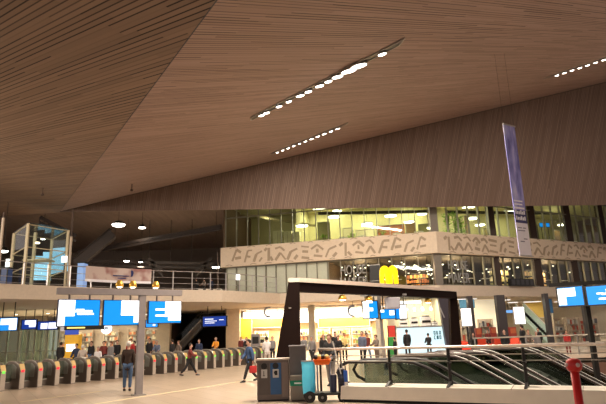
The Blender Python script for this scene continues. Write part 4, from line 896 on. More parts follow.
# ================================================================== DARK PORTAL
BR = mat('portal_brown', (.010, .005, .004), .7, spec=.06)
pt = thing('dark_portal', 'big dark brown portal with a slanted wide pillar and long beam over the escalators', 'portal', V2(0, 22, 0))
yb = 22.0
TL, TR_, B0, B1 = ay(288.5, 281, yb), ay(299.5, 286, yb), ay(276, 358, yb), ay(300.8, 358, yb)
k_ = (B0.z)/(TL.z-B0.z); B0g = B0+(B0-TL)*k_; B1g = V2(B1.x+(B1.x-TR_.x)*B1.z/(TR_.z-B1.z), yb, 0); B0g.z = 0
zt = TL.z
MB().prism([V2(B0g.x, yb, 0), V2(B1g.x, yb, 0), V2(TR_.x, yb, zt-.3), V2(TR_.x, yb, zt), V2(TL.x, yb, zt)], (0, .55, 0)).build('slanted_pillar', BR, pt, bevel=.02)
E0 = V2(TL.x, yb, zt); E2 = ay(457, 295.5, 31.0)
bd = (V2(E2.x, 31, 0)-V2(TR_.x, yb, 0)); bdn = bd.normalized(); bn = V2(-bdn.y, bdn.x, 0)
Z2 = zt
MB().prism([V2(TR_.x-.1, yb, Z2-.42), V2(E2.x, 31, Z2-.42), V2(E2.x, 31, Z2-.05), V2(TR_.x-.1, yb, Z2-.05)], bn*.5).build('beam', BR, pt)
MB().prism([V2(TL.x, yb, Z2-.05), V2(TR_.x, yb-.03, Z2-.05), V2(E2.x+.05, 30.97, Z2-.05), V2(E2.x+.05, 31.5, Z2-.05), V2(TL.x, yb+.55, Z2-.05)], (0, 0, .17)).build('top_capping', mat('capping_pale', (.62, .50, .42), .5), pt)
q0 = ay(461, 343, 31.0); 
MB().prism([V2(q0.x+.05, 31.05, 0), V2(q0.x-.6, 31.05, 0), V2(E2.x-.35, 31.05, Z2-.05), V2(E2.x+.02, 31.05, Z2-.05)], (0, .5, 0)).build('right_pillar', BR, pt, bevel=.02)
MB().ob(ay(290, 308, yb)-V2(0, .02, 0), V2(.05, 0, 0), V2(0, .02, 0), V2(0, 0, .025)).build('small_plate', STEEL, pt)
for px, lb in ((346, 'leftmost of three'), (372, 'middle of three'), (431, 'rightmost of three')):
    # point on beam at this column
    best = min([i/400 for i in range(401)], key=lambda f: abs(303+(V2(TR_.x, yb, Z2-.5).lerp(V2(E2.x, 31, Z2-.5), f)-CAM).dot(CR)*FPX/(V2(TR_.x, yb, Z2-.5).lerp(V2(E2.x, 31, Z2-.5), f)-CAM).dot(Fv)-px))
    q = V2(TR_.x, yb, Z2-.62).lerp(V2(E2.x, 31, Z2-.62), best)+bn*.2; gold_lamp(q-V2(0, 0, .05), 'small golden spotlight hanging under the dark portal beam, '+lb, up=False, r=.19)

# centre screens on slanted post
screen(363.5, 301.5, 378, 318, 27, 'blue and white screen left of the pale post under the portal beam', [(0, .0, .4, .9), (.4, .42, .7, .62), (0, .9, .7, 1)], hang=3.5)
screen(381, 309.5, 395.5, 318.5, 27, 'blue screen with white corner right of the pale post under the portal beam', [(.6, .35, .95, .9), (0, .7, .25, 1)], hang=3.6)
screen(396, 305, 407, 318.5, 27.2, 'white and blue screen furthest right of the centre group', [(.35, .0, 1, 1), (0, .85, .4, 1)], hang=3.6)
a_, b_ = ay(386, 309, 26.6), ay(399.5, 297, 26.6); t = thing('speaker_box', 'grey box hanging in front of the centre screens under the portal beam', 'speaker', (a_.x, 26.6, a_.z)); MB().box(a_.x, b_.x, 26.5, 27.0, a_.z, b_.z).build('body', mat('speaker_grey', (.38, .37, .40), .6), t, bevel=.03); MB().box(a_.x+.05, b_.x-.05, 26.47, 26.5, a_.z+.05, b_.z-.05).build('grille', mat('grille_grey', (.30, .29, .32), .7), t); MB().bar(((a_.x+b_.x)/2, 26.7, b_.z), ((a_.x+b_.x)/2, 26.7, b_.z+.35), .05).build('bracket', DARK, t)
a_ = ay(378.5, 300, 27.3); b_ = ay(382.5, 345, 27.3)
t = thing('screen_post', 'pale slanted steel post between the centre screens', 'post', V2(b_.x, 27.3, -6))
MB().bar(V2(b_.x+.3, 27.3, -6), V2(a_.x, 27.3, 3.75), .16, .16).build('shaft', STEEL, t); MB().box(b_.x, b_.x+.6, 27.0, 27.6, -6, -5.95).build('foot_plate', STEEL, t); MB().bar((a_.x-.9, 27.25, 3.55), (a_.x+1.4, 27.25, 3.55), .08).build('arm', STEEL, t)

# right screens
t, P = screen(559.5, 287.5, 584.5, 305.5, 24, 'big blue screen with a white block at right, left one of the pair', [(.0, .5, .72, .95), (.0, .05, .32, .5)], rec=-.8, nm='information_screen')
t, P = screen(588.5, 286, 622, 304, 23.1, 'big blue screen with white lines cut off by the right edge', [(.45, .5, .75, .6), (.3, .55, .5, .63), (.35, .25, .8, .35), (.6, .35, .9, .8)], rec=-1.0)
a_ = ay(586, 287, 23.6)
GM = DARK
g = thing('screen_gantry', 'dark gantry post carrying the two big blue screens at the right edge', 'gantry', V2(a_.x+.05, 23.9, -6))
MB().box(a_.x-.06, a_.x+.12, 23.75, 23.95, -6, 3.55).build('post', GM, g); MB().bar((a_.x-1.3, 24.25, 3.55), (a_.x+2.2, 22.8, 3.55), .16, .16).build('beam', GM, g); MB().box(a_.x-.25, a_.x+.3, 23.6, 24.1, -6, -5.96).build('foot_plate', STEEL, g)

# ================================================================== KIOSK
KY = 40.0
kx0, kx1 = ay(397, 340, KY).x, ay(447.5, 340, KY).x; kz = ay(420, 327, KY).z
kt = thing('kiosk', 'bright snack kiosk with a glowing pale blue counter front and cream back wall', 'kiosk', (kx0, KY, 0))
PB_ = mat('pale_blue_lit', (.1, .14, .15), .4, emit=(.70, .93, 1.0), es=1.0)
MB().box(kx0, kx1, KY, KY+.6, 0, kz).build('counter', WHITE, kt); MB().box(kx0+.05, kx1-.05, KY-.03, KY, .25, kz-.04).build('glowing_front', PB_, kt)
MB().box(kx0-.05, kx1+.05, KY-.1, KY+.65, kz, kz+.06).build('worktop', STEEL, kt)
MB().box(kx0, kx1, KY+3.4, KY+3.5, 0, 4.2).build('back_wall', mat('kiosk_beige', (.55, .50, .38), .6), kt)
MB().box(kx0-.1, kx0, KY+.1, KY+3.5, 0, 4.2).build('side_wall', MATS['kiosk_beige'], kt); MB().box(kx1, kx1+.1, KY+.1, KY+3.5, 0, 4.2).build('side_wall', MATS['kiosk_beige'], kt)
MB().box(kx0-.1, kx1+.1, KY, KY+3.6, 4.2, 4.4).build('roof', DARK, kt)
hx0, hx1 = ay(399, 304, KY+1).x, ay(421, 304, KY+1).x
MB().box(hx0, hx1, KY+.9, KY+1.0, 3.75, 3.95).build('light_strip', E_WHITE, kt)
for i, (u0, u1, v0, v1) in enumerate(((.08, .25, 0, .38), (.30, .46, 0, .5), (.52, .72, 0, .6), (.74, .85, 0, .2))):
    X0_, X1_ = kx0+(kx1-kx0)*u0, kx0+(kx1-kx0)*u1
    t = thing('kitchen_machine', 'white kitchen machine on the kiosk counter, %s from the left' % ordinal(i), 'machine', (X0_, KY+.3, kz+.06), 'machines on the kiosk counter')
    MB().box(X0_, X1_, KY+.15, KY+.55, kz+.06, kz+.10+v1).build('body', WHITE, t, bevel=.03)
    MB().box(X0_+.06, X1_-.06, KY+.12, KY+.15, kz+.12+v1*.3, kz+.1+v1*.6).build('front_slot', DARK, t)
    MB().box(X0_+.1, X1_-.1, KY+.2, KY+.5, kz+.10+v1, kz+.2+v1).build('hood', STEEL, t)
for i in range(5):
    X = kx0+.5+i*.62; t = thing('kiosk_pendant', 'small pendant lamp inside the kiosk, %s from the left' % ordinal(i), 'lamp', (X, KY+1.6, 3.3), 'pendants inside the kiosk'); MB().lathe((X, KY+1.6, 3.3), [(.03, .2), (.14, .03), (.13, 0)], 12).build('shade', WHITE, t); MB().ball((X, KY+1.6, 3.28), .08, 6).build('bulb', E_WARM, t); MB().tube([(X, KY+1.6, 3.5), (X, KY+1.6, 4.2)], .012, 4).build('cord', DARK, t)
area('kiosk_glow', V2((kx0+kx1)/2, KY+1.8, 4.1), 3, 190, (1, .9, .68), V2((kx0+kx1)/2, KY+2.2, 0), None, sy=1.5)
# grid emblem on counter front: two rows of dark strokes
ex0, ez1 = xz(433, 330.5, KY-.05); ex1, ez0 = xz(442, 339.5, KY-.05)
t = MB(); ew = ex1-ex0; eh = ez1-ez0
for r in range(2):
    for c in range(3):
        x_, z_ = ex0+ew*c/3+.03, ez0+eh*r/2+.03; w_, h_ = ew/3-.06, eh/2-.06
        t.box(x_, x_+w_, KY-.05, KY-.03, z_, z_+.05).box(x_, x_+.05, KY-.05, KY-.03, z_, z_+h_)
        if c != 1: t.box(x_, x_+w_, KY-.05, KY-.03, z_+h_-.05, z_+h_)
        if r != c: t.box(x_+w_-.05, x_+w_, KY-.05, KY-.03, z_, z_+h_)
        if c == 1: t.box(x_+w_/2-.02, x_+w_/2+.03, KY-.05, KY-.03, z_, z_+h_)
t.build('grid_emblem', mat('emblem_teal', (.03, .16, .22), .5), kt)
# dark slanted pillar with pale strip right of kiosk
a_, b_ = ay(437, 300, 39), ay(449, 344, 39)
t = thing('slanted_pillar', 'dark slanted pillar right of the snack kiosk', 'pillar', V2(b_.x, 39, 0)); MB().prism([V2(b_.x-.12, 39, 0), V2(b_.x+.65, 39, 0), V2(a_.x+.95, 39, 4.5), V2(a_.x+.1, 39, 4.5)], (0, .5, 0)).build('shaft', mat('pillar_violet', (.035, .03, .04), .4), t, bevel=.02)
MB().prism([V2(b_.x-.2, 38.96, 2.6), V2(b_.x-.12, 38.96, 2.6), V2(b_.x-.35, 38.96, 3.3), V2(b_.x-.43, 38.96, 3.3)], (0, .03, 0)).build('pale_mark', GREY, t)
# left wall of kiosk: red and green columns
for px0, px1, y0, y1, mm, lb in ((388.5, 395, 325.5, 337, mat('sign_red', (.55, .04, .03), .5), 'red'), (388.5, 395, 337, 344, mat('sign_green', (.04, .28, .06), .5), 'green')):
    a_, b_ = ay(px0, y1, 36), ay(px1, y0, 36)
    t = thing('poster_stand', '%s upright poster panel left of the glowing kiosk counter' % lb, 'poster', (a_.x, 36, a_.z if lb == 'red' else 0)); MB().box(a_.x, b_.x, 36, 36.1, a_.z if lb == 'red' else 0, b_.z).build('panel', mm, t)
    MB().box(a_.x-.03, a_.x+.02, 35.98, 36.12, a_.z if lb == 'red' else 0, b_.z).box(b_.x-.02, b_.x+.03, 35.98, 36.12, a_.z if lb == 'red' else 0, b_.z).build('edge', DARK, t)

# ================================================================== RIGHT SIDE SHOPS
def lit_sign(px0, py0, px1, py1, y, label, m, post=True, nm='lit_sign', marks=0):
    a, b = ay(px0, py1, y), ay(px1, py0, y); t = thing(nm, label, 'sign', ((a.x+b.x)/2, y, 0 if post else a.z))
    MB().box(a.x-.04, b.x+.04, y+.002, y+.14, a.z-.04, b.z+.04).build('casing', GREY, t, bevel=.01); MB().box(a.x, b.x, y-.012, y, a.z, b.z).build('face', m, t)
    if marks:
        q = MB()
        for i in range(marks): z = a.z+(b.z-a.z)*(.15+.6*i/marks); q.box(a.x+.15*(b.x-a.x), a.x+(.5+.1*(i % 3))*(b.x-a.x), y-.018, y-.013, z, z+.05)
        q.build('print', mat('sign_print', (.45, .5, .55), .5), t)
    if post: MB().box((a.x+b.x)/2-.05, (a.x+b.x)/2+.05, y+.03, y+.1, 0, a.z).build('post', DARK, t)
    else: MB().bar(((a.x+b.x)/2, y+.07, b.z), ((a.x+b.x)/2, y+.07, 4.58), .05).build('hanger', DARK, t)
lit_sign(462.5, 308.5, 470.5, 326, 36, 'upright white lit sign right of the portal pillar', E_WHITE, marks=2)
lit_sign(515.5, 307, 523.5, 324, 36, 'upright white lit sign left of the far stairs', E_WHITE, marks=3)
BL_ = mat('sparkly_blue', (.1, .3, .4), .5, var=.7, scale=9, emit=(.25, .6, .8), es=.35)
lit_sign(460, 299.5, 474, 308, 49.5, 'pale blue glowing shop sign at the ceiling right of the portal', BL_, post=False)
lit_sign(546.5, 299, 551.5, 313, 55, 'narrow blue lit panel left of the right screens', mat('blue_panel', (.03, .1, .18), .5, emit=(.08, .3, .6), es=.12), post=False)
lit_sign(444, 303, 451, 309, 48, 'small pale blue lit sign behind the dark slanted pillar', BL_, post=False)
lit_sign(501, 310, 516, 313, 52, 'narrow blue line sign left of the far white sign', mat('blue_line', (.05, .2, .5), .5, emit=(.2, .45, .9), es=.9), post=False)
for i, (x0, x1, y, pw, cc) in enumerate(((12.5, 15.5, 50, 500, (1, .88, .62)), (17, 20, 54, 700, (1, .92, .7)), (22, 25.5, 60, 500, (1, .85, .55)), (28, 32, 62, 700, (1, .93, .75)), (33, 37, 64, 500, (1, .9, .75)))):
    shop_light('shop_ceiling_light', 'ceiling light in the shops at right, %s from the left' % ordinal(i), x0, x1, y, 4.42, pw, cc)
# bright display case (x px 478-492), yellow wall, etc
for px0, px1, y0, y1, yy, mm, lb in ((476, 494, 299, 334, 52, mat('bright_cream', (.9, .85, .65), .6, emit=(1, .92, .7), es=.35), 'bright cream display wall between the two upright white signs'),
        (524, 549, 301, 318, 62, mat('straw_wall', (.62, .45, .14), .7), 'straw yellow wall above the far stairs'),
        (556, 606, 306, 338, 60, mat('shop_front_pale', (.6, .55, .42), .6), 'pale shop rear wall under the right screens')):
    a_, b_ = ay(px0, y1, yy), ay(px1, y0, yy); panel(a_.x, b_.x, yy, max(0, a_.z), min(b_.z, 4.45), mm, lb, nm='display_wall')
for px0, px1, lb in ((500, 508.5, 'dark column between the upright white signs'), (549, 553, 'dark column right of the far stairs'), (588, 593, 'dark column below the right edge screens'), (471, 476, 'dark column right of the first upright white sign')):
    a_, b_ = ay(px0, 330, 47.5), ay(px1, 330, 47.5)
    t = thing('square_column', lb, 'column', ((a_.x+b_.x)/2, 47.5, 0)); MB().box(a_.x, b_.x, 47.5, 48.1, 0, 4.54).build('shaft', mat('column_dark', (.05, .045, .05), .4), t); MB().box(a_.x-.04, b_.x+.04, 47.46, 48.14, 0, .15).build('base_ring', STEEL, t)
for i, (px0, px1, yy) in enumerate(((462, 470, 52), (480, 494, 50), (556, 566, 58), (569, 580, 58), (582, 600, 58))):
    a_, b_ = xz(px0, 335, yy)[0], xz(px1, 335, yy)[0]
    shelf(fx, a_, b_, yy, 0, 2.6, 'stocked shelf in the shops at right, %s from the left' % ordinal(i), 4, mm=CREAM, cols=((.5, .42, .3), (.4, .08, .05), (.55, .55, .5), (.12, .13, .15), (.3, .28, .22)))
# far stairs with glass side descending to the right
a_, b_ = ay(524, 311, 56), ay(549, 334, 56)
slope_stairs('staircase', (a_.x, 56, 3.3), (b_.x+.4, 56, .3), 2.2, 'far staircase with pale glass side going down to the right behind the upright white sign', 'staircase', m_side=mat('pale_aqua', (.55, .75, .68), .4), gl=MATS['pale_aqua'], m_rail=WHITE, m_truss=MATS['pale_aqua'])
# red cafe chairs
CR_ = mat('chair_red', (.75, .07, .03), .45)
def red_chair(loc, rz):
    t = bpy.data.objects.new('lounge_chair', None); COL.objects.link(t); t.empty_display_size = .2; ORG[t.name] = V2(0, 0, 0)
    MB().box(-.3, .3, -.28, .28, .38, .5).build('seat', CR_, t, local=True, bevel=.04)
    MB().prism([(-.3, .22, .45), (.3, .22, .45), (.34, .36, 1.0), (-.34, .36, 1.0)], (0, .08, 0)).build('backrest', CR_, t, local=True, bevel=.03)
    for sx in (-1, 1):
        MB().box(sx*.32-.04, sx*.32+.04, -.25, .28, .5, .66).build('armrest', CR_, t, local=True, bevel=.02)
        for sy in (-1, 1): MB().tube([(sx*.24, sy*.22, .4), (sx*.28, sy*.27, 0)], .018, 6).build('leg', STEEL, t, local=True)
    return t
rc = None
for i, (px, yy) in enumerate(((464, 35), (469, 38), (478, 40), (482, 44), (494, 42), (498, 46), (512, 40), (518, 44), (524, 42))):
    c_ = copy_tree(rc) if rc else red_chair(0, 0); rc = rc or c_
    c_.location = (xz(px, 340, yy)[0], yy, 0); c_.rotation_euler.z = i*.9
    tag(c_, 'red lounge chair in the seating area beyond the escalators, %s from the left' % ordinal(i), 'chair', 'red lounge chairs')
# tall red display pieces
for i, (px0, px1, y0, y1, yy) in enumerate(((476, 481, 328, 332, 46), (491, 496, 327, 332, 48), (510, 516, 327, 332, 46))):
    a_, b_ = ay(px0, y1, yy), ay(px1, y0, yy); t = thing('red_display', 'tall red display stand, %s' % ('left of the bright cream wall', 'right of the bright cream wall', 'beside the far upright white sign')[i], 'display', (a_.x, yy, 0)); MB().box(a_.x, b_.x, yy, yy+.4, 0, b_.z).build('body', mat('display_red', (.30, .04, .03), .5), t, bevel=.03); MB().box(a_.x+.05, b_.x-.05, yy-.03, yy, b_.z-.5, b_.z-.1).build('header', mat('header_orange', (.45, .12, .05), .5), t)

# ================================================================== ESCALATOR PIT
HR = mat('handrail_brown', (.06, .045, .04), .3, .2); SK = mat('dull_skirt', (.42, .41, .39), .35, .6); HD = mat('handrail_dark', (.02, .018, .018), .35)
ST = mat('step_dark', (.24, .24, .23), .4, .5); TRM = mat('truss_dark', (.07, .055, .05), .6)
S0 = Vector((2.70, 16.3, 0))
def pit_escalator(t0, wd, s0, label, hr, bright_line):
    """top end at offset t0 across and s0 along; flat landing, then 30 degrees down"""
    base = S0+EN*t0+EV*s0; t = thing('escalator', label, 'escalator', base, 'escalators in the pit')
    path = [(-1.9, 0), (0, 0), (.35, -.04), (.7, -.17), (1.05, -.36)]; 
    while path[-1][1] > -4.6: path.append((path[-1][0]+1.0, path[-1][1]-.577))
    P = lambda s, z, off=0: base+EV*s+EN*off+V2(0, 0, z)
    m = MB()
    for (sa, za), (sb, zb) in zip(path, path[1:]):
        n_ = max(1, int((sb-sa)/.33))
        for k in range(n_):
            u0, u1 = sa+(sb-sa)*k/n_, sa+(sb-sa)*(k+1)/n_; z0 = za+(zb-za)*k/n_; zl = za+(zb-za)*(k+1)/n_
            m.prism([P(u0, z0-.02, .1), P(u1, z0-.02, .1), P(u1, zl-.25, .1), P(u0, zl-.25, .1)], EN*(wd-.2))
    m.build('steps', ST, t)
    for off in (0, wd-.1):
        q = [P(s_, z_-.35, off) for s_, z_ in path]+[P(s_, z_+.14, off) for s_, z_ in path[::-1]]
        MB().prism(q, EN*.1).build('skirt', SK, t)
        q = [P(s_, z_+.14, off+.04) for s_, z_ in path[1:]]; q = [P(-1.7, .14, off+.04)]+q+[P(s_, z_+.88, off+.04) for s_, z_ in path[:0:-1]]+[P(-1.7, .88, off+.04)]
        MB().prism(q, EN*.02).build('glass_panel', RGLASS, t)
        hp_ = [P(-1.7, .30, off+.05), P(-1.95, .42, off+.05), P(-2.08, .62, off+.05), P(-1.95, .84, off+.05), P(-1.7, .93, off+.05)]+[P(s_, z_+.94, off+.05) for s_, z_ in path[1:]]
        MB().tube(hp_, .05, 8).build('handrail', hr, t, smooth=True)
        if bright_line: MB().tube([P(s_, z_+.99, off+.05) for s_, z_ in path[1:]], .011, 5).build('light_line', mat('light_line', (.8, .8, .7), .4, emit=(1, .95, .85), es=.45), t)  # glowing tube draws the bright line along the handrail
    MB().prism([P(s_, z_-.35, .02) for s_, z_ in path[1:]]+[P(s_, z_-.95, .02) for s_, z_ in path[:0:-1]], EN*(wd-.04)).build('truss', TRM, t)
pit_escalator(0, 1.35, 0, 'nearest escalator with dark handrails right behind the stone kerb', HD, False)
pit_escalator(3.15, 1.45, .45, 'second escalator from the kerb, with bright handrails, going down to the right', HR, True)
pit_escalator(5.7, 1.45, .9, 'third escalator from the kerb, in the middle of the pit', HR, True)
pit_escalator(8.7, 1.5, 2.0, 'fourth escalator from the kerb, with bright metal skirts', HR, True)
pit_escalator(11.2, 1.45, 2.3, 'rearmost escalator beside the brown pit wall', HR, True)
for i, (x, y) in enumerate(((22, 14), (23, 21), (24, 29.5))):  # unseen lamps added to light the escalator pit
    p = V2(x, y, -2.0); t = thing('added_pit_lamp', 'added lamp down in the escalator pit, %s from the left' % ordinal(i), 'lamp', p, 'added lamps in the escalator pit'); MB().box(x-.5, x+.5, y-.08, y+.08, -2.0, -1.9).build('housing', STEEL, t); MB().box(x-.45, x+.45, y-.06, y+.06, -2.03, -2.0).build('tube', E_WHITE, t); MB().bar((x, y, -2), (x, y, -6), .05).build('pole', DARK, t); area('pit_fill', p-V2(0, 0, .1), .9, 700, (1, .92, .8), p-V2(0, 0, 3), t, sy=.2)

# kerb plinth
kd = (PB-PA).normalized(); kn = V2(kd.y, -kd.x, 0)
if kn.y > 0: kn = -kn
def kp(s, off, z): p = PA+kd*s+kn*off; return V2(p.x, p.y, z)
kl = (PB-PA).length
STN = mat('kerb_stone', (.62, .57, .49), .45, scale=2.5)
kb = MB().prism([kp(-.15, 0, .08), kp(-.15, .62, .08), kp(-.15, .56, .40), kp(-.15, 0, .44)], kd*(kl+.15))
struct(kb, 'trim_6', STN)
struct(MB().prism([kp(-.12, 0, 0), kp(-.12, .5, 0), kp(-.12, .5, .08), kp(-.12, 0, .08)], kd*(kl+.1)), 'trim_7', DARK)
jm = MB()
for i in range(8):
    s_ = 1.2+i*1.5; jm.bar(kp(s_, .6, .1), kp(s_, .555, .40), .012); jm.bar(kp(s_, .565, .403), kp(s_, .0, .443), .012)
struct(jm, 'trim_8', mat('joint_grey', (.2, .18, .15), .7))
# front railing
rl = thing('front_railing', 'long steel handrail on black posts above the stone kerb', 'railing', kp(3, .15, .42))
NR_ = MB(); top = [kp(s_, .15, 1.36) for s_ in (-1.0, 0, 2, 4, 6, 8, 10, 12, kl)]
MB().tube(top, .038, 10).build('handrail', mat('pale_steel', (.72, .64, .56), .25, .6), rl, smooth=True)
MB().tube([kp(s_, .15, 1.17) for s_ in (-.9, 2, 6, 10, kl)], .014, 6).build('wire', STEEL, rl)
MB().tube([kp(s_, .15, 1.02) for s_ in (-.9, 2, 6, 10, kl)], .012, 6).build('wire', STEEL, rl)
def sol(px, off=.15, z=1.0):
    return min([i/100-1 for i in range(1500)], key=lambda s_: abs(303+(kp(s_, off, z)-CAM).dot(CR)*FPX/(kp(s_, off, z)-CAM).dot(Fv)-px))
BLK = mat('black_post', (.012, .010, .010), .4)
for px in (389.5, 449, 524):
    s_ = sol(px)
    m = MB(); m.bar(kp(s_, .15, .50), kp(s_, .15, 1.32), .05, .07); m.bar(kp(s_, .13, .52), kp(s_, .52, .40), .06, .05); m.bar(kp(s_, .15, .42), kp(s_, .15, .55), .06, .09)
    po = m.build('post', BLK, rl); MB().bar(kp(s_, .10, .98), kp(s_, .30, .98), .09, .035).build('clamp', BLK, po)
s_ = -.95; MB().bar(kp(s_, .15, 0), kp(s_, .15, 1.34), .05, .06).build('post', BLK, rl)
# rear railing
rr_ = thing('rear_railing', 'second steel railing along the far side of the escalator pit', 'railing', (18, 31.7, 0))
RS = mat('rear_steel', (.6, .55, .48), .3, .6)
MB().tube([(9.4, 31.75, 1.25), (27, 31.75, 1.25)], .04, 8).build('handrail', RS, rr_)
MB().tube([(9.4, 31.75, .85), (27, 31.75, .85)], .02, 6).build('rail', RS, rr_); MB().tube([(9.4, 31.75, .45), (27, 31.75, .45)], .02, 6).build('rail', RS, rr_)
for i in range(7): x = 9.5+i*2.9; MB().box(x-.03, x+.03, 31.7, 31.8, 0, 1.25).build('post', STEEL, rr_)
MB().box(9.4, 27, 31.6, 31.9, 0, .18).build('kerb', CREAM, rr_)
# red post
p = ay(573, 360, 7.2); b_ = ay(575.8, 404, 7.2)
t = thing('red_post', 'bright red post with a knobbly round cap at the right front', 'post', V2(p.x, 7.2, 0))
MB().tube([(p.x, 7.2, 0), (p.x, 7.2, 1.24)], .052, 16).build('shaft', RED, t, smooth=True)
MB().lathe((p.x, 7.2, 1.22), [(.055, 0), (.085, .03), (.10, .08), (.085, .14), (.05, .165), (.03, .17)], 16).build('cap', RED, t, smooth=True)
for a in range(4): MB().ball((p.x+math.cos(a*1.6)*.09, 7.2+math.sin(a*1.6)*.09, 1.31), .028, 6).build('bolt', mat('bolt_pale', (.6, .45, .42), .4), t)
MB().lathe((p.x, 7.2, 0), [(.12, 0), (.12, .02), (.06, .04)], 16).build('foot_plate', RED, t)

# ================================================================== BINS, CART
BM = mat('bin_bronze', (.15, .125, .115), .4, .4)
a_, b_ = az(257.5, 401.5, 0), az(288.5, 403.5, 0); yb = 16.0
bx0, bx1 = ay(257, 380, yb).x, ay(289, 380, yb).x; bt = thing('recycling_bin', 'double recycling bin with a grey door and a blue door', 'bin', ((bx0+bx1)/2, yb+.25, 0))
W = bx1-bx0
MB().box(bx0, bx1, yb, yb+.5, .04, 1.10).build('body', BM, bt, bevel=.01); MB().box(bx0-.03, bx1+.02, yb-.03, yb+.53, 1.10, 1.15).build('lid', mat('bin_lid', (.55, .47, .40), .35, .4), bt, bevel=.01)
MB().box(bx0+.02, bx1-.02, yb+.03, yb+.47, 0, .04).build('plinth', BLACK, bt)
d1 = MB().box(bx0+.06*W, bx0+.40*W, yb-.02, yb, .18, 1.03).build('door', mat('bin_door_grey', (.10, .085, .08), .45), bt, bevel=.005)
d2 = MB().box(bx0+.42*W, bx0+.76*W, yb-.02, yb, .18, 1.03).build('door', mat('bin_door_blue', (.03, .11, .28), .45), bt, bevel=.005)
MB().box(bx0+.78*W, bx0+.98*W, yb-.01, yb, .1, 1.03).build('service_panel', mat('bin_side', (.20, .165, .15), .4, .3), bt)
for u, dd, nm_ in ((.23, d1, 0), (.59, d2, 1)):
    MB().lathe((bx0+u*W, yb-.03, .95), [(.085, 0), (.085, .012)], 16, axis=(0, 1, 0)).build('opening', BLACK, dd)
    MB().box(bx0+u*W-.085, bx0+u*W+.085, yb-.028, yb-.02, .63, .86).build('sticker', mat('sticker_white', (.55, .55, .55), .6), dd)
    s_ = MB(); cx_ = bx0+u*W
    if nm_: s_.box(cx_-.03, cx_+.05, yb-.034, yb-.028, .70, .82).box(cx_-.05, cx_-.03, yb-.034, yb-.028, .74, .80)
    else: s_.box(cx_-.04, cx_+.02, yb-.034, yb-.028, .68, .70).box(cx_-.02, cx_+.0, yb-.034, yb-.028, .70, .82)
    s_.build('pictogram', BLACK, dd)
a_ = ay(285, 380, yb)
tb0, tb1 = ay(290, 380, 15.9).x, ay(306.5, 380, 15.9).x
tt = thing('tall_bin', 'tall narrow grey bin column with a green label beside the double bin', 'bin', ((tb0+tb1)/2, 16.1, 0))
TB = mat('tall_bin_grey', (.13, .12, .12), .4, .3)
zt = ay(298, 346.5, 15.9).z
MB().box(tb0, tb1, 15.9, 16.35, .03, zt).build('body', TB, tt, bevel=.01); MB().box(tb0-.02, tb1+.02, 15.88, 16.37, zt, zt+.03).build('top', GREY, tt)
zz = ay(298, 375, 15.8).z
MB().box(tb0+.01, tb1-.04, 15.72, 15.9, .03, zz).build('lower_box', mat('lower_box', (.22, .19, .16), .45, .2), tt, bevel=.03)
MB().box(tb0+.0, tb1-.03, 15.70, 15.72, zz-.28, zz-.14).build('green_label', mat('label_green', (.0, .22, .12), .5), tt)
MB().box(tb0+.12, tb1-.14, 15.695, 15.70, zz-.23, zz-.19).build('label_print', WHITE, tt); MB().box(tb0+.03, tb1-.03, 15.92, 16.33, 0, .03).build('plinth', BLACK, tt)

# cleaning cart
cy = 15.35
X = lambda px: ay(px, 385, cy).x
Z = lambda py: ay(320, py, cy).z
ct = thing('cleaning_cart', 'cleaning cart with an orange tray, dark buckets and black wheels', 'cart', (X(325), cy+.2, 0))
cm_ = mat('cart_grey', (.30, .30, .32), .4, .4)
m = MB()
for x in (X(304), X(345)):
    for y in (cy, cy+.5): m.tube([(x, y, .14), (x, y, .2)], .02, 8)
m.tube([(X(304), cy, .2), (X(346), cy, .2)], .022, 8).tube([(X(304), cy+.5, .2), (X(346), cy+.5, .2)], .022, 8).tube([(X(304), cy, .2), (X(304), cy+.5, .2)], .022, 8).tube([(X(346), cy, .2), (X(346), cy+.5, .2)], .022, 8)
m.build('frame', BLACK, ct)
MB().box(X(304), X(346), cy, cy+.5, .2, .24).build('deck', BLACK, ct)
for x in (X(318), X(331)): MB().tube([(x, cy+.25, .22), (x, cy+.25, Z(363))], .022, 8).build('upright', mat('cart_blue_post', (.16, .2, .3), .4), ct)
zo = Z(365); MB().prism([(X(316), cy+.02, zo), (X(330), cy+.02, zo), (X(332), cy+.02, zo+.12), (X(314), cy+.02, zo+.12)], (0, .42, 0)).build('orange_tray', mat('orange_plastic', (.90, .16, .01), .4), ct, bevel=.02)
MB().box(X(314.2), X(332), cy-.01, cy+.46, zo+.12, zo+.14).build('tray_rim', MATS['orange_plastic'], ct)
for px, hh, mm in ((317, .1, BLACK), (320.5, .14, mat('cloth_yellow', (.65, .5, .2), .8)), (324, .12, BLACK), (328, .13, MATS['cloth_yellow'])):
    MB().ball((X(px), cy+.2, zo+.2), .075, 6, (1.1, 1, .9)).build('folded_cloth', mm, ct)
for x0, x1, z1, mm in ((338, 346, .56, mat('bucket_dark', (.03, .03, .05), .4)), (331, 337.5, .42, mat('bucket_navy', (.03, .04, .10), .4))):
    c_ = ((X(x0)+X(x1))/2, cy+.2, .24); r = (X(x1)-X(x0))/2; bk = MB().lathe(c_, [(r*.8, 0), (r, z1), (r*1.06, z1+.02), (r*.92, z1+.015), (r*.75, .1)], 16).build('bucket', mm, ct, smooth=False)
    MB().lathe(c_, [(r*.9, z1+.02), (r*.9, z1+.04)], 14).build('bucket_rim', GREY, bk)
for px, y, r in ((309.5, cy-.03, .15), (309.5, cy+.53, .15), (322, cy-.03, .13), (341, cy-.03, .08), (341, cy+.53, .08)):
    w_ = MB().lathe((X(px), y, r), [(r*.75, -.025), (r, -.02), (r, .02), (r*.75, .025)], 20, axis=(0, 1, 0)).build('wheel', BLACK, ct); MB().lathe((X(px), y-.03, r), [(r*.3, 0), (r*.3, .05)], 12, axis=(0, 1, 0)).build('hub', GREY, w_)
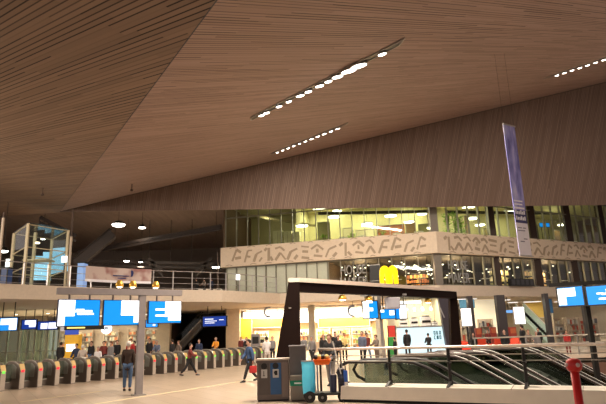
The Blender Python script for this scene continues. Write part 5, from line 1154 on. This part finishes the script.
# bag holder hoop + cyan bag (bag is hung on the cart but liftable)
bg_ = mat('cyan_plastic', (.12, .66, 1.0), .35, var=.3, scale=5)
m = MB(); n_ = 20; cx_, cyy = (X(302)+X(315.5))/2, cy+.22; r0 = (X(315.5)-X(302))/2; ztop = Z(361.5)
vs = []; rng = random.Random(5)
prof = [(1.0, ztop+.0), (1.06, ztop-.03), (1.0, ztop-.1), (.98, ztop-.25), (1.0, ztop-.42), (.95, ztop-.66), (.85, ztop-.84), (.55, ztop-.97), (.12, ztop-1.0)]
m.v = []; 
for j, (s, z) in enumerate(prof):
    for k in range(n_):
        a = 2*PI*k/n_; wv = 1+.06*math.sin(5*a+j*.5)*(j > 1); m.v.append(V2(cx_+math.cos(a)*r0*s*wv, cyy+math.sin(a)*r0*.95*s*wv, z))
for j in range(len(prof)-1):
    for k in range(n_): m.f.append([j*n_+k, j*n_+(k+1) % n_, (j+1)*n_+(k+1) % n_, (j+1)*n_+k]); m.m.append(0)
m.f.append([(len(prof)-1)*n_+k for k in range(n_)]); m.m.append(0)
tag(m.build('rubbish_bag', bg_, smooth=True), 'cyan plastic rubbish bag hanging open on the left end of the cleaning cart', 'bag')
m = MB(); m.tube([V2(cx_+math.cos(2*PI*k/16)*r0*1.03, cyy+math.sin(2*PI*k/16)*r0, ztop+.012) for k in range(17)], .014, 6); m.tube([(cx_+r0*.6, cyy+r0*.8, ztop), (X(316), cy+.4, .24)], .018, 6); m.build('bag_hoop', cm_, ct)
nt = bg_.node_tree; pb = nt.nodes['Principled BSDF']; tl_ = nt.nodes.new('ShaderNodeBsdfTranslucent'); tl_.inputs[0].default_value = (.18, .75, 1, 1); ms_ = nt.nodes.new('ShaderNodeMixShader'); ms_.inputs[0].default_value = .45
nt.links.new(pb.outputs[0], ms_.inputs[1]); nt.links.new(tl_.outputs[0], ms_.inputs[2]); nt.links.new(ms_.outputs[0], nt.nodes['Material Output'].inputs[0])
# broom / mop handles
def stick(px0, py0, px1, py1, y, label, m_, nm, headm, cat='mop'):
    a, b = ay(px0, py0, y), ay(px1, py1, y); t = thing(nm, label, cat, b); MB().tube([a, b], .017, 8).build('handle', m_, t); MB().lathe(b, [(.03, .0), (.09, -.10), (.10, -.22), (.05, -.24)], 12).build('head', headm, t); MB().tube([a, a+(a-b).normalized()*.08], .022, 8).build('grip', BLACK, t)
stick(332.5, 341, 341, 374, cy+.1, 'white-handled mop leaning to the left out of the cart bucket', WHITE, 'mop', MATS['bucket_dark'])
stick(340, 348, 343, 376, cy+.45, 'grey broom standing upright at the right end of the cart', cm_, 'broom', MATS['cart_blue_post'], 'broom')
a_, b_ = X(344), X(349)
t = thing('blue_dustpan', 'long-handled bright blue dustpan hooked on the right end of the cart', 'dustpan', (a_, cy+.1, .3))
MB().box(a_, b_-.02, cy+.05, cy+.12, .42, .80).build('pan', mat('blue_plastic', (.03, .12, .55), .4), t, bevel=.01); MB().tube([((a_+b_)/2, cy+.1, .8), ((a_+b_)/2-.02, cy+.1, 1.05)], .015, 6).build('handle', BLACK, t); MB().box(a_+.02, b_-.03, cy+.03, cy+.05, .36, .5).build('white_label', WHITE, t)

# ================================================================== PEOPLE
SKIN = mat('skin', (.50, .28, .20), .55); SHOE = mat('shoe_black', (.02, .018, .018), .5)
def clothm(name, c): return mat(name, c, .85, var=.2, scale=14)
CL = {'dark brown': (.045, .027, .02), 'black': (.014, .013, .015), 'navy': (.02, .03, .07), 'blue': (.04, .08, .18), 'grey': (.20, .19, .19), 'white': (.62, .58, .58), 'red': (.34, .02, .02), 'dark red': (.16, .03, .025),
      'orange': (.70, .28, .03), 'yellow': (.85, .85, .04), 'denim': (.07, .12, .22), 'grey brown': (.16, .12, .10), 'pale': (.45, .38, .33), 'blue grey': (.10, .12, .18), 'hair dark': (.025, .015, .01), 'hair white': (.65, .62, .58), 'hair brown': (.12, .06, .03), 'hair grey': (.3, .28, .26)}
def skinmesh(name, verts, edges, radii, root, sub=1):
    me = bpy.data.meshes.new(name); bm = bmesh.new(); ly = bm.verts.layers.skin.verify(); vs = [bm.verts.new(v) for v in verts]
    for a, b in edges: bm.edges.new((vs[a], vs[b]))
    for i, v in enumerate(vs):
        r = radii[i]; v[ly].radius = r if isinstance(r, tuple) else (r, r); v[ly].use_root = (i == root)
    bm.to_mesh(me); bm.free(); tmp = bpy.data.objects.new('tmp', me); COL.objects.link(tmp)
    sk = tmp.modifiers.new('s', 'SKIN'); sk.use_smooth_shade = True; sk.branch_smoothing = .3
    sb = tmp.modifiers.new('b', 'SUBSURF'); sb.levels = sub; sb.render_levels = sub
    dg = bpy.context.evaluated_depsgraph_get(); out = bpy.data.meshes.new_from_object(tmp.evaluated_get(dg)); out.name = name
    bpy.data.objects.remove(tmp); bpy.data.meshes.remove(me)
    for p in out.polygons: p.use_smooth = True
    return out
def sphere_mesh(name, c, r, sc=(1, 1, 1), cut=None):
    m = MB().ball(c, r, 10, sc)
    me = bpy.data.meshes.new(name); me.from_pydata([tuple(v) for v in m.v], [], m.f)
    if cut:
        bm = bmesh.new(); bm.from_mesh(me); bmesh.ops.bisect_plane(bm, geom=bm.verts[:]+bm.edges[:]+bm.faces[:], plane_co=cut[0], plane_no=cut[1], clear_outer=True); bm.to_mesh(me); bm.free()
    for p in me.polygons: p.use_smooth = True
    return me
POSES = {  # leg angles (thigh, shin) L,R ; arm angles (upper, fore, outward) L,R ; lean ; coat length
 'stand': dict(l=((.03, .0), (-.03, -.02)), a=((.05, .25, .10), (-.02, .2, .10)), lean=0, coat=.70),
 'standapart': dict(l=((.08, .02), (-.10, -.14)), a=((.3, 1.2, .12), (.05, .5, .14)), lean=.03, coat=.86),
 'walk': dict(l=((.42, .26), (-.30, -.62)), a=((-.35, -.05, .08), (.35, .7, .08)), lean=.05, coat=.86),
 'stride': dict(l=((.55, .42), (-.40, -.72)), a=((-.3, .3, .12), (.5, 1.3, .1)), lean=.09, coat=.82),
 'hold': dict(l=((.05, .0), (-.05, -.06)), a=((.35, 1.35, .08), (.45, 1.45, .08)), lean=.06, coat=.84),
}
CACHE = {}
def make_pose(key, fingers):
    ck = (key, fingers)
    if ck in CACHE: return CACHE[ck]
    P = POSES[key]; V = []; E = []; R = []
    def add(co, r, par=None):
        V.append(Vector(co)); R.append(r)
        if par is not None: E.append((par, len(V)-1))
        return len(V)-1
    ln = P['lean']
    def up(z, y=0): return (0, y+math.sin(ln)*(z-.95), .95+(z-.95)*math.cos(ln))
    pel = add((0, 0, .95), (.125, .10)); wa = add(up(1.12), (.115, .085), pel); ch = add(up(1.32), (.135, .10), wa); nb_ = add(up(1.47), (.06, .055), ch)
    nk = add(up(1.53, .005), (.05, .05), nb_); hd = add(up(1.60, .02), (.070, .080), nk); ht = add(up(1.685, .015), (.072, .085), hd); hp = add(up(1.74, .0), (.04, .045), ht)
    add(up(1.60, .125), (.010, .012), hd)                                       # nose
    for sx in (-1, 1): add(Vector(up(1.615, .015))+Vector((sx*.088, 0, 0)), (.010, .018), hd)      # ears
    J = {}
    for i, sx in enumerate((-1, 1)):
        th, sh = P['l'][i]
        h = add((sx*.095, 0, .90), (.095, .09), pel); kn = Vector((sx*.10, math.sin(th)*.42, .90-math.cos(th)*.42)); tm = add(Vector((sx*.10, 0, .90)).lerp(kn, .5), (.080, .078), h)
        k = add(kn, (.058, .058), tm); an = kn+Vector((0, math.sin(sh)*.41, -math.cos(sh)*.41)); cf = add(kn.lerp(an, .35), (.056, .058), k); a = add(an, (.038, .042), cf)
        f1 = add(an+Vector((0, .09, -.045)), (.038, .028), a); f2 = add(an+Vector((0, .17, -.055)), (.03, .02), f1); J['leg%d' % i] = (h, tm, k, cf, a, f1, f2)
        ua, fa, ou = P['a'][i]
        s = add(Vector(up(1.42))+Vector((sx*.165, 0, 0)), (.062, .06), ch); s0 = V[s]; el = s0+Vector((sx*math.sin(ou)*.29, math.sin(ua)*.29, -math.cos(ua)*.28)); um = add(s0.lerp(el, .5), (.048, .05), s)
        e = add(el, (.040, .040), um); wr = el+Vector((-sx*.02, math.sin(fa)*.25, -math.cos(fa)*.25)); fm_ = add(el.lerp(wr, .4), (.038, .038), e); w_ = add(wr, (.025, .022), fm_)
        hdv = (wr-el).normalized(); pa = add(wr+hdv*.06, (.036, .018), w_); J['arm%d' % i] = (s, um, e, fm_, w_)
        side = Vector((0, 1, 0)) if abs(hdv.z) > .6 else Vector((1, 0, 0)); curl = hdv.cross(side).normalized()
        if curl.x*sx > 0: curl = -curl
        if fingers:
            for q, (o_, l_) in enumerate(((-.028, .06), (-.01, .075), (.010, .07), (.027, .055))):
                b1 = V[pa]+hdv*.035+side*o_; g1 = add(b1, .0095, pa); g2 = add(b1+hdv*l_*.6+curl*.012, .0085, g1); add(b1+hdv*l_+curl*.035, .007, g2)
            t1 = add(V[w_]+hdv*.03+side*.035+curl*.01, .011, pa); add(V[w_]+hdv*.07+side*.05+curl*.02, .009, t1)
        else: add(wr+hdv*.14+curl*.02, (.026, .012), pa)
    mz = min(V[J['leg%d' % i][4]].z for i in (0, 1)); dz = .065-mz
    for v in V: v.z += dz
    body = skinmesh('body', V, E, R, pel)
    # jacket
    JV, JE, JR = [], [], []
    def ja(co, r, par=None):
        JV.append(Vector(co)); JR.append(r)
        if par is not None: JE.append((par, len(JV)-1))
        return len(JV)-1
    g = .036
    hm = ja(Vector((0, V[pel].y, P['coat']+dz)), (.165, .135)); p1 = ja(V[pel]+Vector((0, 0, .03)), (.16, .13), hm); p2 = ja(V[wa], (.15, .12), p1); p3 = ja(V[ch], (.165, .13), p2); p4 = ja(V[nb_]+Vector((0, 0, .0)), (.075, .07), p3)
    for i in (0, 1):
        par = p3
        for q in J['arm%d' % i]: par = ja(V[q], tuple(x+g for x in R[q]), par)
    jk = skinmesh('jacket', JV, JE, JR, 1)
    TV, TE, TR2 = [V[pel]], [], [(.145, .118)]
    for i in (0, 1):
        par = 0
        for q in J['leg%d' % i][:5]:
            TV.append(V[q]+(Vector((0, 0, .03)) if q == J['leg%d' % i][4] else Vector((0, 0, 0)))); TR2.append(tuple(x+.014 for x in R[q])); TE.append((par, len(TV)-1)); par = len(TV)-1
    tr = skinmesh('trousers', TV, TE, TR2, 0)
    sm = MB()
    for i in (0, 1):
        an, f1, f2 = (V[q] for q in J['leg%d' % i][4:]); sm.tube([an+Vector((0, -.05, -.02)), an+Vector((0, .02, -.02)), f1+Vector((0, 0, .0)), f2], [.042, .055, .045, .03], 10)
    sh = bpy.data.meshes.new('shoes'); sh.from_pydata([tuple(v) for v in sm.v], [], sm.f)
    hc = (V[hd]+V[ht])/2+Vector((0, -.018, .035)); hr = sphere_mesh('hair', hc, .105, (.90, 1.02, 1.0), None)
    bm = bmesh.new(); bm.from_mesh(hr); bmesh.ops.bisect_plane(bm, geom=bm.verts[:]+bm.edges[:]+bm.faces[:], plane_co=hc+Vector((0, .035, .0)), plane_no=Vector((0, .8, -.6)), clear_outer=True); bm.to_mesh(hr); bm.free()
    em = MB()
    for sx in (-1, 1): em.ball(V[hd]+Vector((sx*.032, .082, .035)), .011, 6)
    ey = bpy.data.meshes.new('eyes'); ey.from_pydata([tuple(v) for v in em.v], [], em.f)
    mm = MB().bar(V[hd]+Vector((-.025, .092, -.035)), V[hd]+Vector((.025, .092, -.035)), .01, .012); mo = bpy.data.meshes.new('mouth'); mo.from_pydata([tuple(v) for v in mm.v], [], mm.f)
    wrists = [V[J['arm%d' % i][4]].copy() for i in (0, 1)]
    CACHE[ck] = (body, jk, tr, sh, hr, ey, mo, wrists); return CACHE[ck]
def person(loc, rz, h, pose, jacket, trousers, hair, label, group=None, fingers=False, bag=None, z=0):
    body, jk, tr, sh, hr, ey, mo, wr = make_pose(pose, fingers)
    def ob(me, nm, m_, par):
        o = bpy.data.objects.new(nm, me); COL.objects.link(o)
        if len(me.materials) == 0: me.materials.append(None)
        o.material_slots[0].link = 'OBJECT'; o.material_slots[0].material = m_
        if par: o.parent = par
        return o
    p = ob(body, 'person', SKIN, None); p.location = (loc[0], loc[1], z); p.rotation_euler.z = rz; p.scale = (h/1.75,)*3
    tag(p, label, 'person', group)
    ob(jk, 'jacket', clothm('cloth_'+jacket.replace(' ', '_'), CL[jacket]), p); ob(tr, 'trousers', clothm('cloth_'+trousers.replace(' ', '_'), CL[trousers]), p)
    ob(sh, 'shoes', SHOE, p); ob(hr, 'hair', clothm(hair.replace(' ', '_'), CL['hair '+hair.split('_')[-1]] if 'hair '+hair in CL else CL[hair]), p); ob(ey, 'eyes', BLACK, p); ob(mo, 'mouth', mat('lips', (.3, .1, .08), .5), p)
    return p, wr
def handbag(p, wr, i, col, label, rz, h, pz=0):
    k = h/1.75; w_ = Vector(wr[i])*k; c_ = Matrix.Rotation(rz, 3, 'Z') @ w_ + Vector(p)
    c_.z += pz; t = thing('handbag', label, 'bag', c_-V2(0, 0, .5))
    MB().box(c_.x-.15, c_.x+.15, c_.y-.07, c_.y+.07, c_.z-.48, c_.z-.2).build('body', clothm('bag_'+col, CL[col]), t, bevel=.03); MB().tube([(c_.x-.1, c_.y, c_.z-.2), (c_.x-.07, c_.y, c_.z-.08), (c_.x, c_.y, c_.z-.05), (c_.x+.07, c_.y, c_.z-.08), (c_.x+.1, c_.y, c_.z-.2)], .012, 6).build('strap', BLACK, t)
person((-6.61, 20.6), .15, 1.74, 'stand', 'dark brown', 'denim', 'hair white', 'person seen from behind with white hair, dark brown jacket and jeans before the gates', fingers=True)
person((-5.85, 27.6), -1.45, 1.62, 'stride', 'dark red', 'black', 'hair dark', 'person in dark red top and black trousers striding along the gates', fingers=True)
p_ = (-2.38, 22.8, 0); pr, wr = person(p_, 2.0, 1.70, 'walk', 'blue', 'black', 'hair dark', 'person in a blue jacket walking with a red bag near the double bin', fingers=True)
handbag(p_, wr, 0, 'red', 'red bag carried by the person in the blue jacket', 2.0, 1.70)
pr, wr = person((.78, 19.9), 2.7, 1.76, 'standapart', 'black', 'grey', 'hair brown', 'person in a black jacket and grey trousers standing behind the cleaning cart', fingers=True)
# beyond the gates and in the hall
def at_px(px, y): return (xz(px, 345, y)[0], y)
far = [
 (61, 35, .2, 'stand', 'black', 'black', 'hair dark', 1.78, 'person in black standing left of the yellow ticket machine'),
 (77, 33, 2.9, 'walk', 'navy', 'black', 'hair dark', 1.72, 'person in navy walking right of the yellow ticket machine'),
 (83, 30, .5, 'hold', 'pale', 'grey', 'hair white', 1.6, 'short person with white hair and a pale coat behind the gates'),
 (91.5, 36, 2.8, 'stand', 'black', 'denim', 'hair dark', 1.78, 'person in a black coat behind the gates, left of the reddish one'),
 (98.5, 29.5, 3.0, 'stand', 'white', 'grey', 'hair grey', 1.5, 'short person in a white coat just behind the gates'),
 (104, 36, 3.3, 'walk', 'dark red', 'black', 'hair dark', 1.8, 'person in dark red right behind the short white-coated one'),
 (111, 34, 2.6, 'stand', 'grey', 'denim', 'hair brown', 1.72, 'person in grey behind the gates below the round hanging sign'),
 (117, 38, 3.6, 'walk', 'black', 'black', 'hair dark', 1.85, 'tall person in black behind the gates left of the white-haired one'),
 (130.5, 33, 3.1, 'stand', 'red', 'denim', 'hair brown', 1.85, 'person in a red top beyond the gates behind the white-haired one'),
 (135, 36, 2.2, 'walk', 'dark red', 'black', 'hair dark', 1.75, 'person in dark red just left of the gantry post'),
 (149.5, 40, 2.9, 'stand', 'black', 'black', 'hair dark', 1.85, 'person in black seen just right of the gantry post'),
 (157, 36, 3.2, 'hold', 'blue grey', 'denim', 'hair grey', 1.7, 'person in blue grey under the rightmost big screen'),
 (172.5, 38, 1.2, 'stand', 'black', 'black', 'hair dark', 1.7, 'person in black left of the striding one, in the dark opening'),
 (179, 39, 2.2, 'walk', 'grey brown', 'black', 'hair brown', 1.68, 'person in grey brown behind the striding one'),
 (199, 37, 3.1, 'stand', 'navy', 'black', 'hair dark', 1.7, 'person in navy beyond the gates below the dark blue screen'),
 (216, 42, 3.0, 'hold', 'orange', 'grey', 'hair grey', 1.75, 'person in an orange yellow jacket beyond the far gates'),
 (241, 46, 2.8, 'stand', 'dark red', 'black', 'hair dark', 1.72, 'person in dark red beside the yellow shop panel'),
 (246.5, 44, 3.2, 'walk', 'black', 'black', 'hair dark', 1.74, 'person in black right of the dark red one by the yellow panel'),
 (267, 30, .3, 'hold', 'white', 'pale', 'hair dark', 1.72, 'person in a white shirt left of the big dark slanted pillar'),
 (272.5, 38, 2.9, 'stand', 'grey', 'black', 'hair brown', 1.7, 'person in grey close to the big dark slanted pillar'),
 (304, 40, 2.9, 'stand', 'grey', 'grey', 'hair grey', 1.66, 'person in grey just right of the big dark slanted pillar'),
 (312, 33, 2.6, 'walk', 'grey', 'black', 'hair grey', 1.7, 'person in grey before the round cream column'),
 (323.5, 33, 3.2, 'stand', 'black', 'black', 'hair dark', 1.72, 'person in black left behind the cleaning cart'),
 (335.5, 37, 2.9, 'stand', 'black', 'denim', 'hair dark', 1.85, 'person in black left of the one in a yellow vest'),
 (344.5, 38, 3.3, 'hold', 'yellow', 'black', 'hair dark', 1.78, 'person in a bright yellow vest in front of the brightest shop'),
 (338.5, 34, 3.0, 'stand', 'black', 'black', 'hair dark', 1.62, 'shorter person in black before the one in a yellow vest'),
 (362.5, 32.5, 2.7, 'stand', 'blue grey', 'black', 'hair dark', 1.84, 'person in blue grey below the centre blue screens'),
 (367, 35, 3.5, 'walk', 'dark red', 'denim', 'hair dark', 1.78, 'person in dark red close behind the blue grey one'),
 (376.5, 32.2, 2.2, 'hold', 'grey brown', 'grey brown', 'hair brown', 1.62, 'person with brown hair and a grey brown coat below the centre screens'),
 (395, 35, 1.0, 'stand', 'black', 'black', 'hair dark', 1.4, 'short person in black at the left end of the kiosk counter'),
 (407.5, 36.5, .2, 'stand', 'black', 'black', 'hair dark', 1.86, 'tall person in black standing at the kiosk counter, the left one'),
 (429, 37, .1, 'hold', 'black', 'black', 'hair dark', 1.58, 'person in black at the kiosk counter beside the grid emblem'),
 (474, 33, 3.0, 'walk', 'black', 'black', 'hair dark', 1.6, 'person in black left of the dark column in the seating area'),
 (505.5, 32.3, 2.9, 'stand', 'black', 'black', 'hair dark', 1.68, 'person in a black coat standing before the dark column'),
 (524, 34.5, .7, 'stand', 'black', 'black', 'hair dark', 1.9, 'person in black under the far upright white sign'),
 (529.5, 32.3, 3.0, 'hold', 'grey brown', 'grey', 'hair brown', 1.62, 'person in a grey brown coat at the rear railing, left of a couple'),
 (537.5, 33.6, 3.3, 'stand', 'grey', 'black', 'hair grey', 1.5, 'shorter person in grey at the rear railing, right of a couple'),
 (540, 40, 2.5, 'walk', 'black', 'black', 'hair dark', 1.72, 'person in black below the far stairs'),
 (568, 36, 2.9, 'stand', 'red', 'dark red', 'hair dark', 1.5, 'person in red below the right blue screens'),
 (489, 45, 2.9, 'walk', 'dark red', 'black', 'hair dark', 1.7, 'person in dark red before the bright cream wall'),
]
for px, y, rz, pose, j, tr, ha, h, lb in far:
    person(at_px(px, y), rz, h, pose, j, tr, ha, lb)
# tiny people on the balcony
for px, lb, j in ((197, 'left', 'black'), (204.5, 'middle', 'grey brown'), (212, 'right', 'navy')):
    q = ay(px, 285, 50); person((q.x, 50), 1.2, 1.6, 'hold', j, 'black', 'hair dark', 'person standing on the balcony beside the cluttered table, %s of three' % lb, z=DZ)
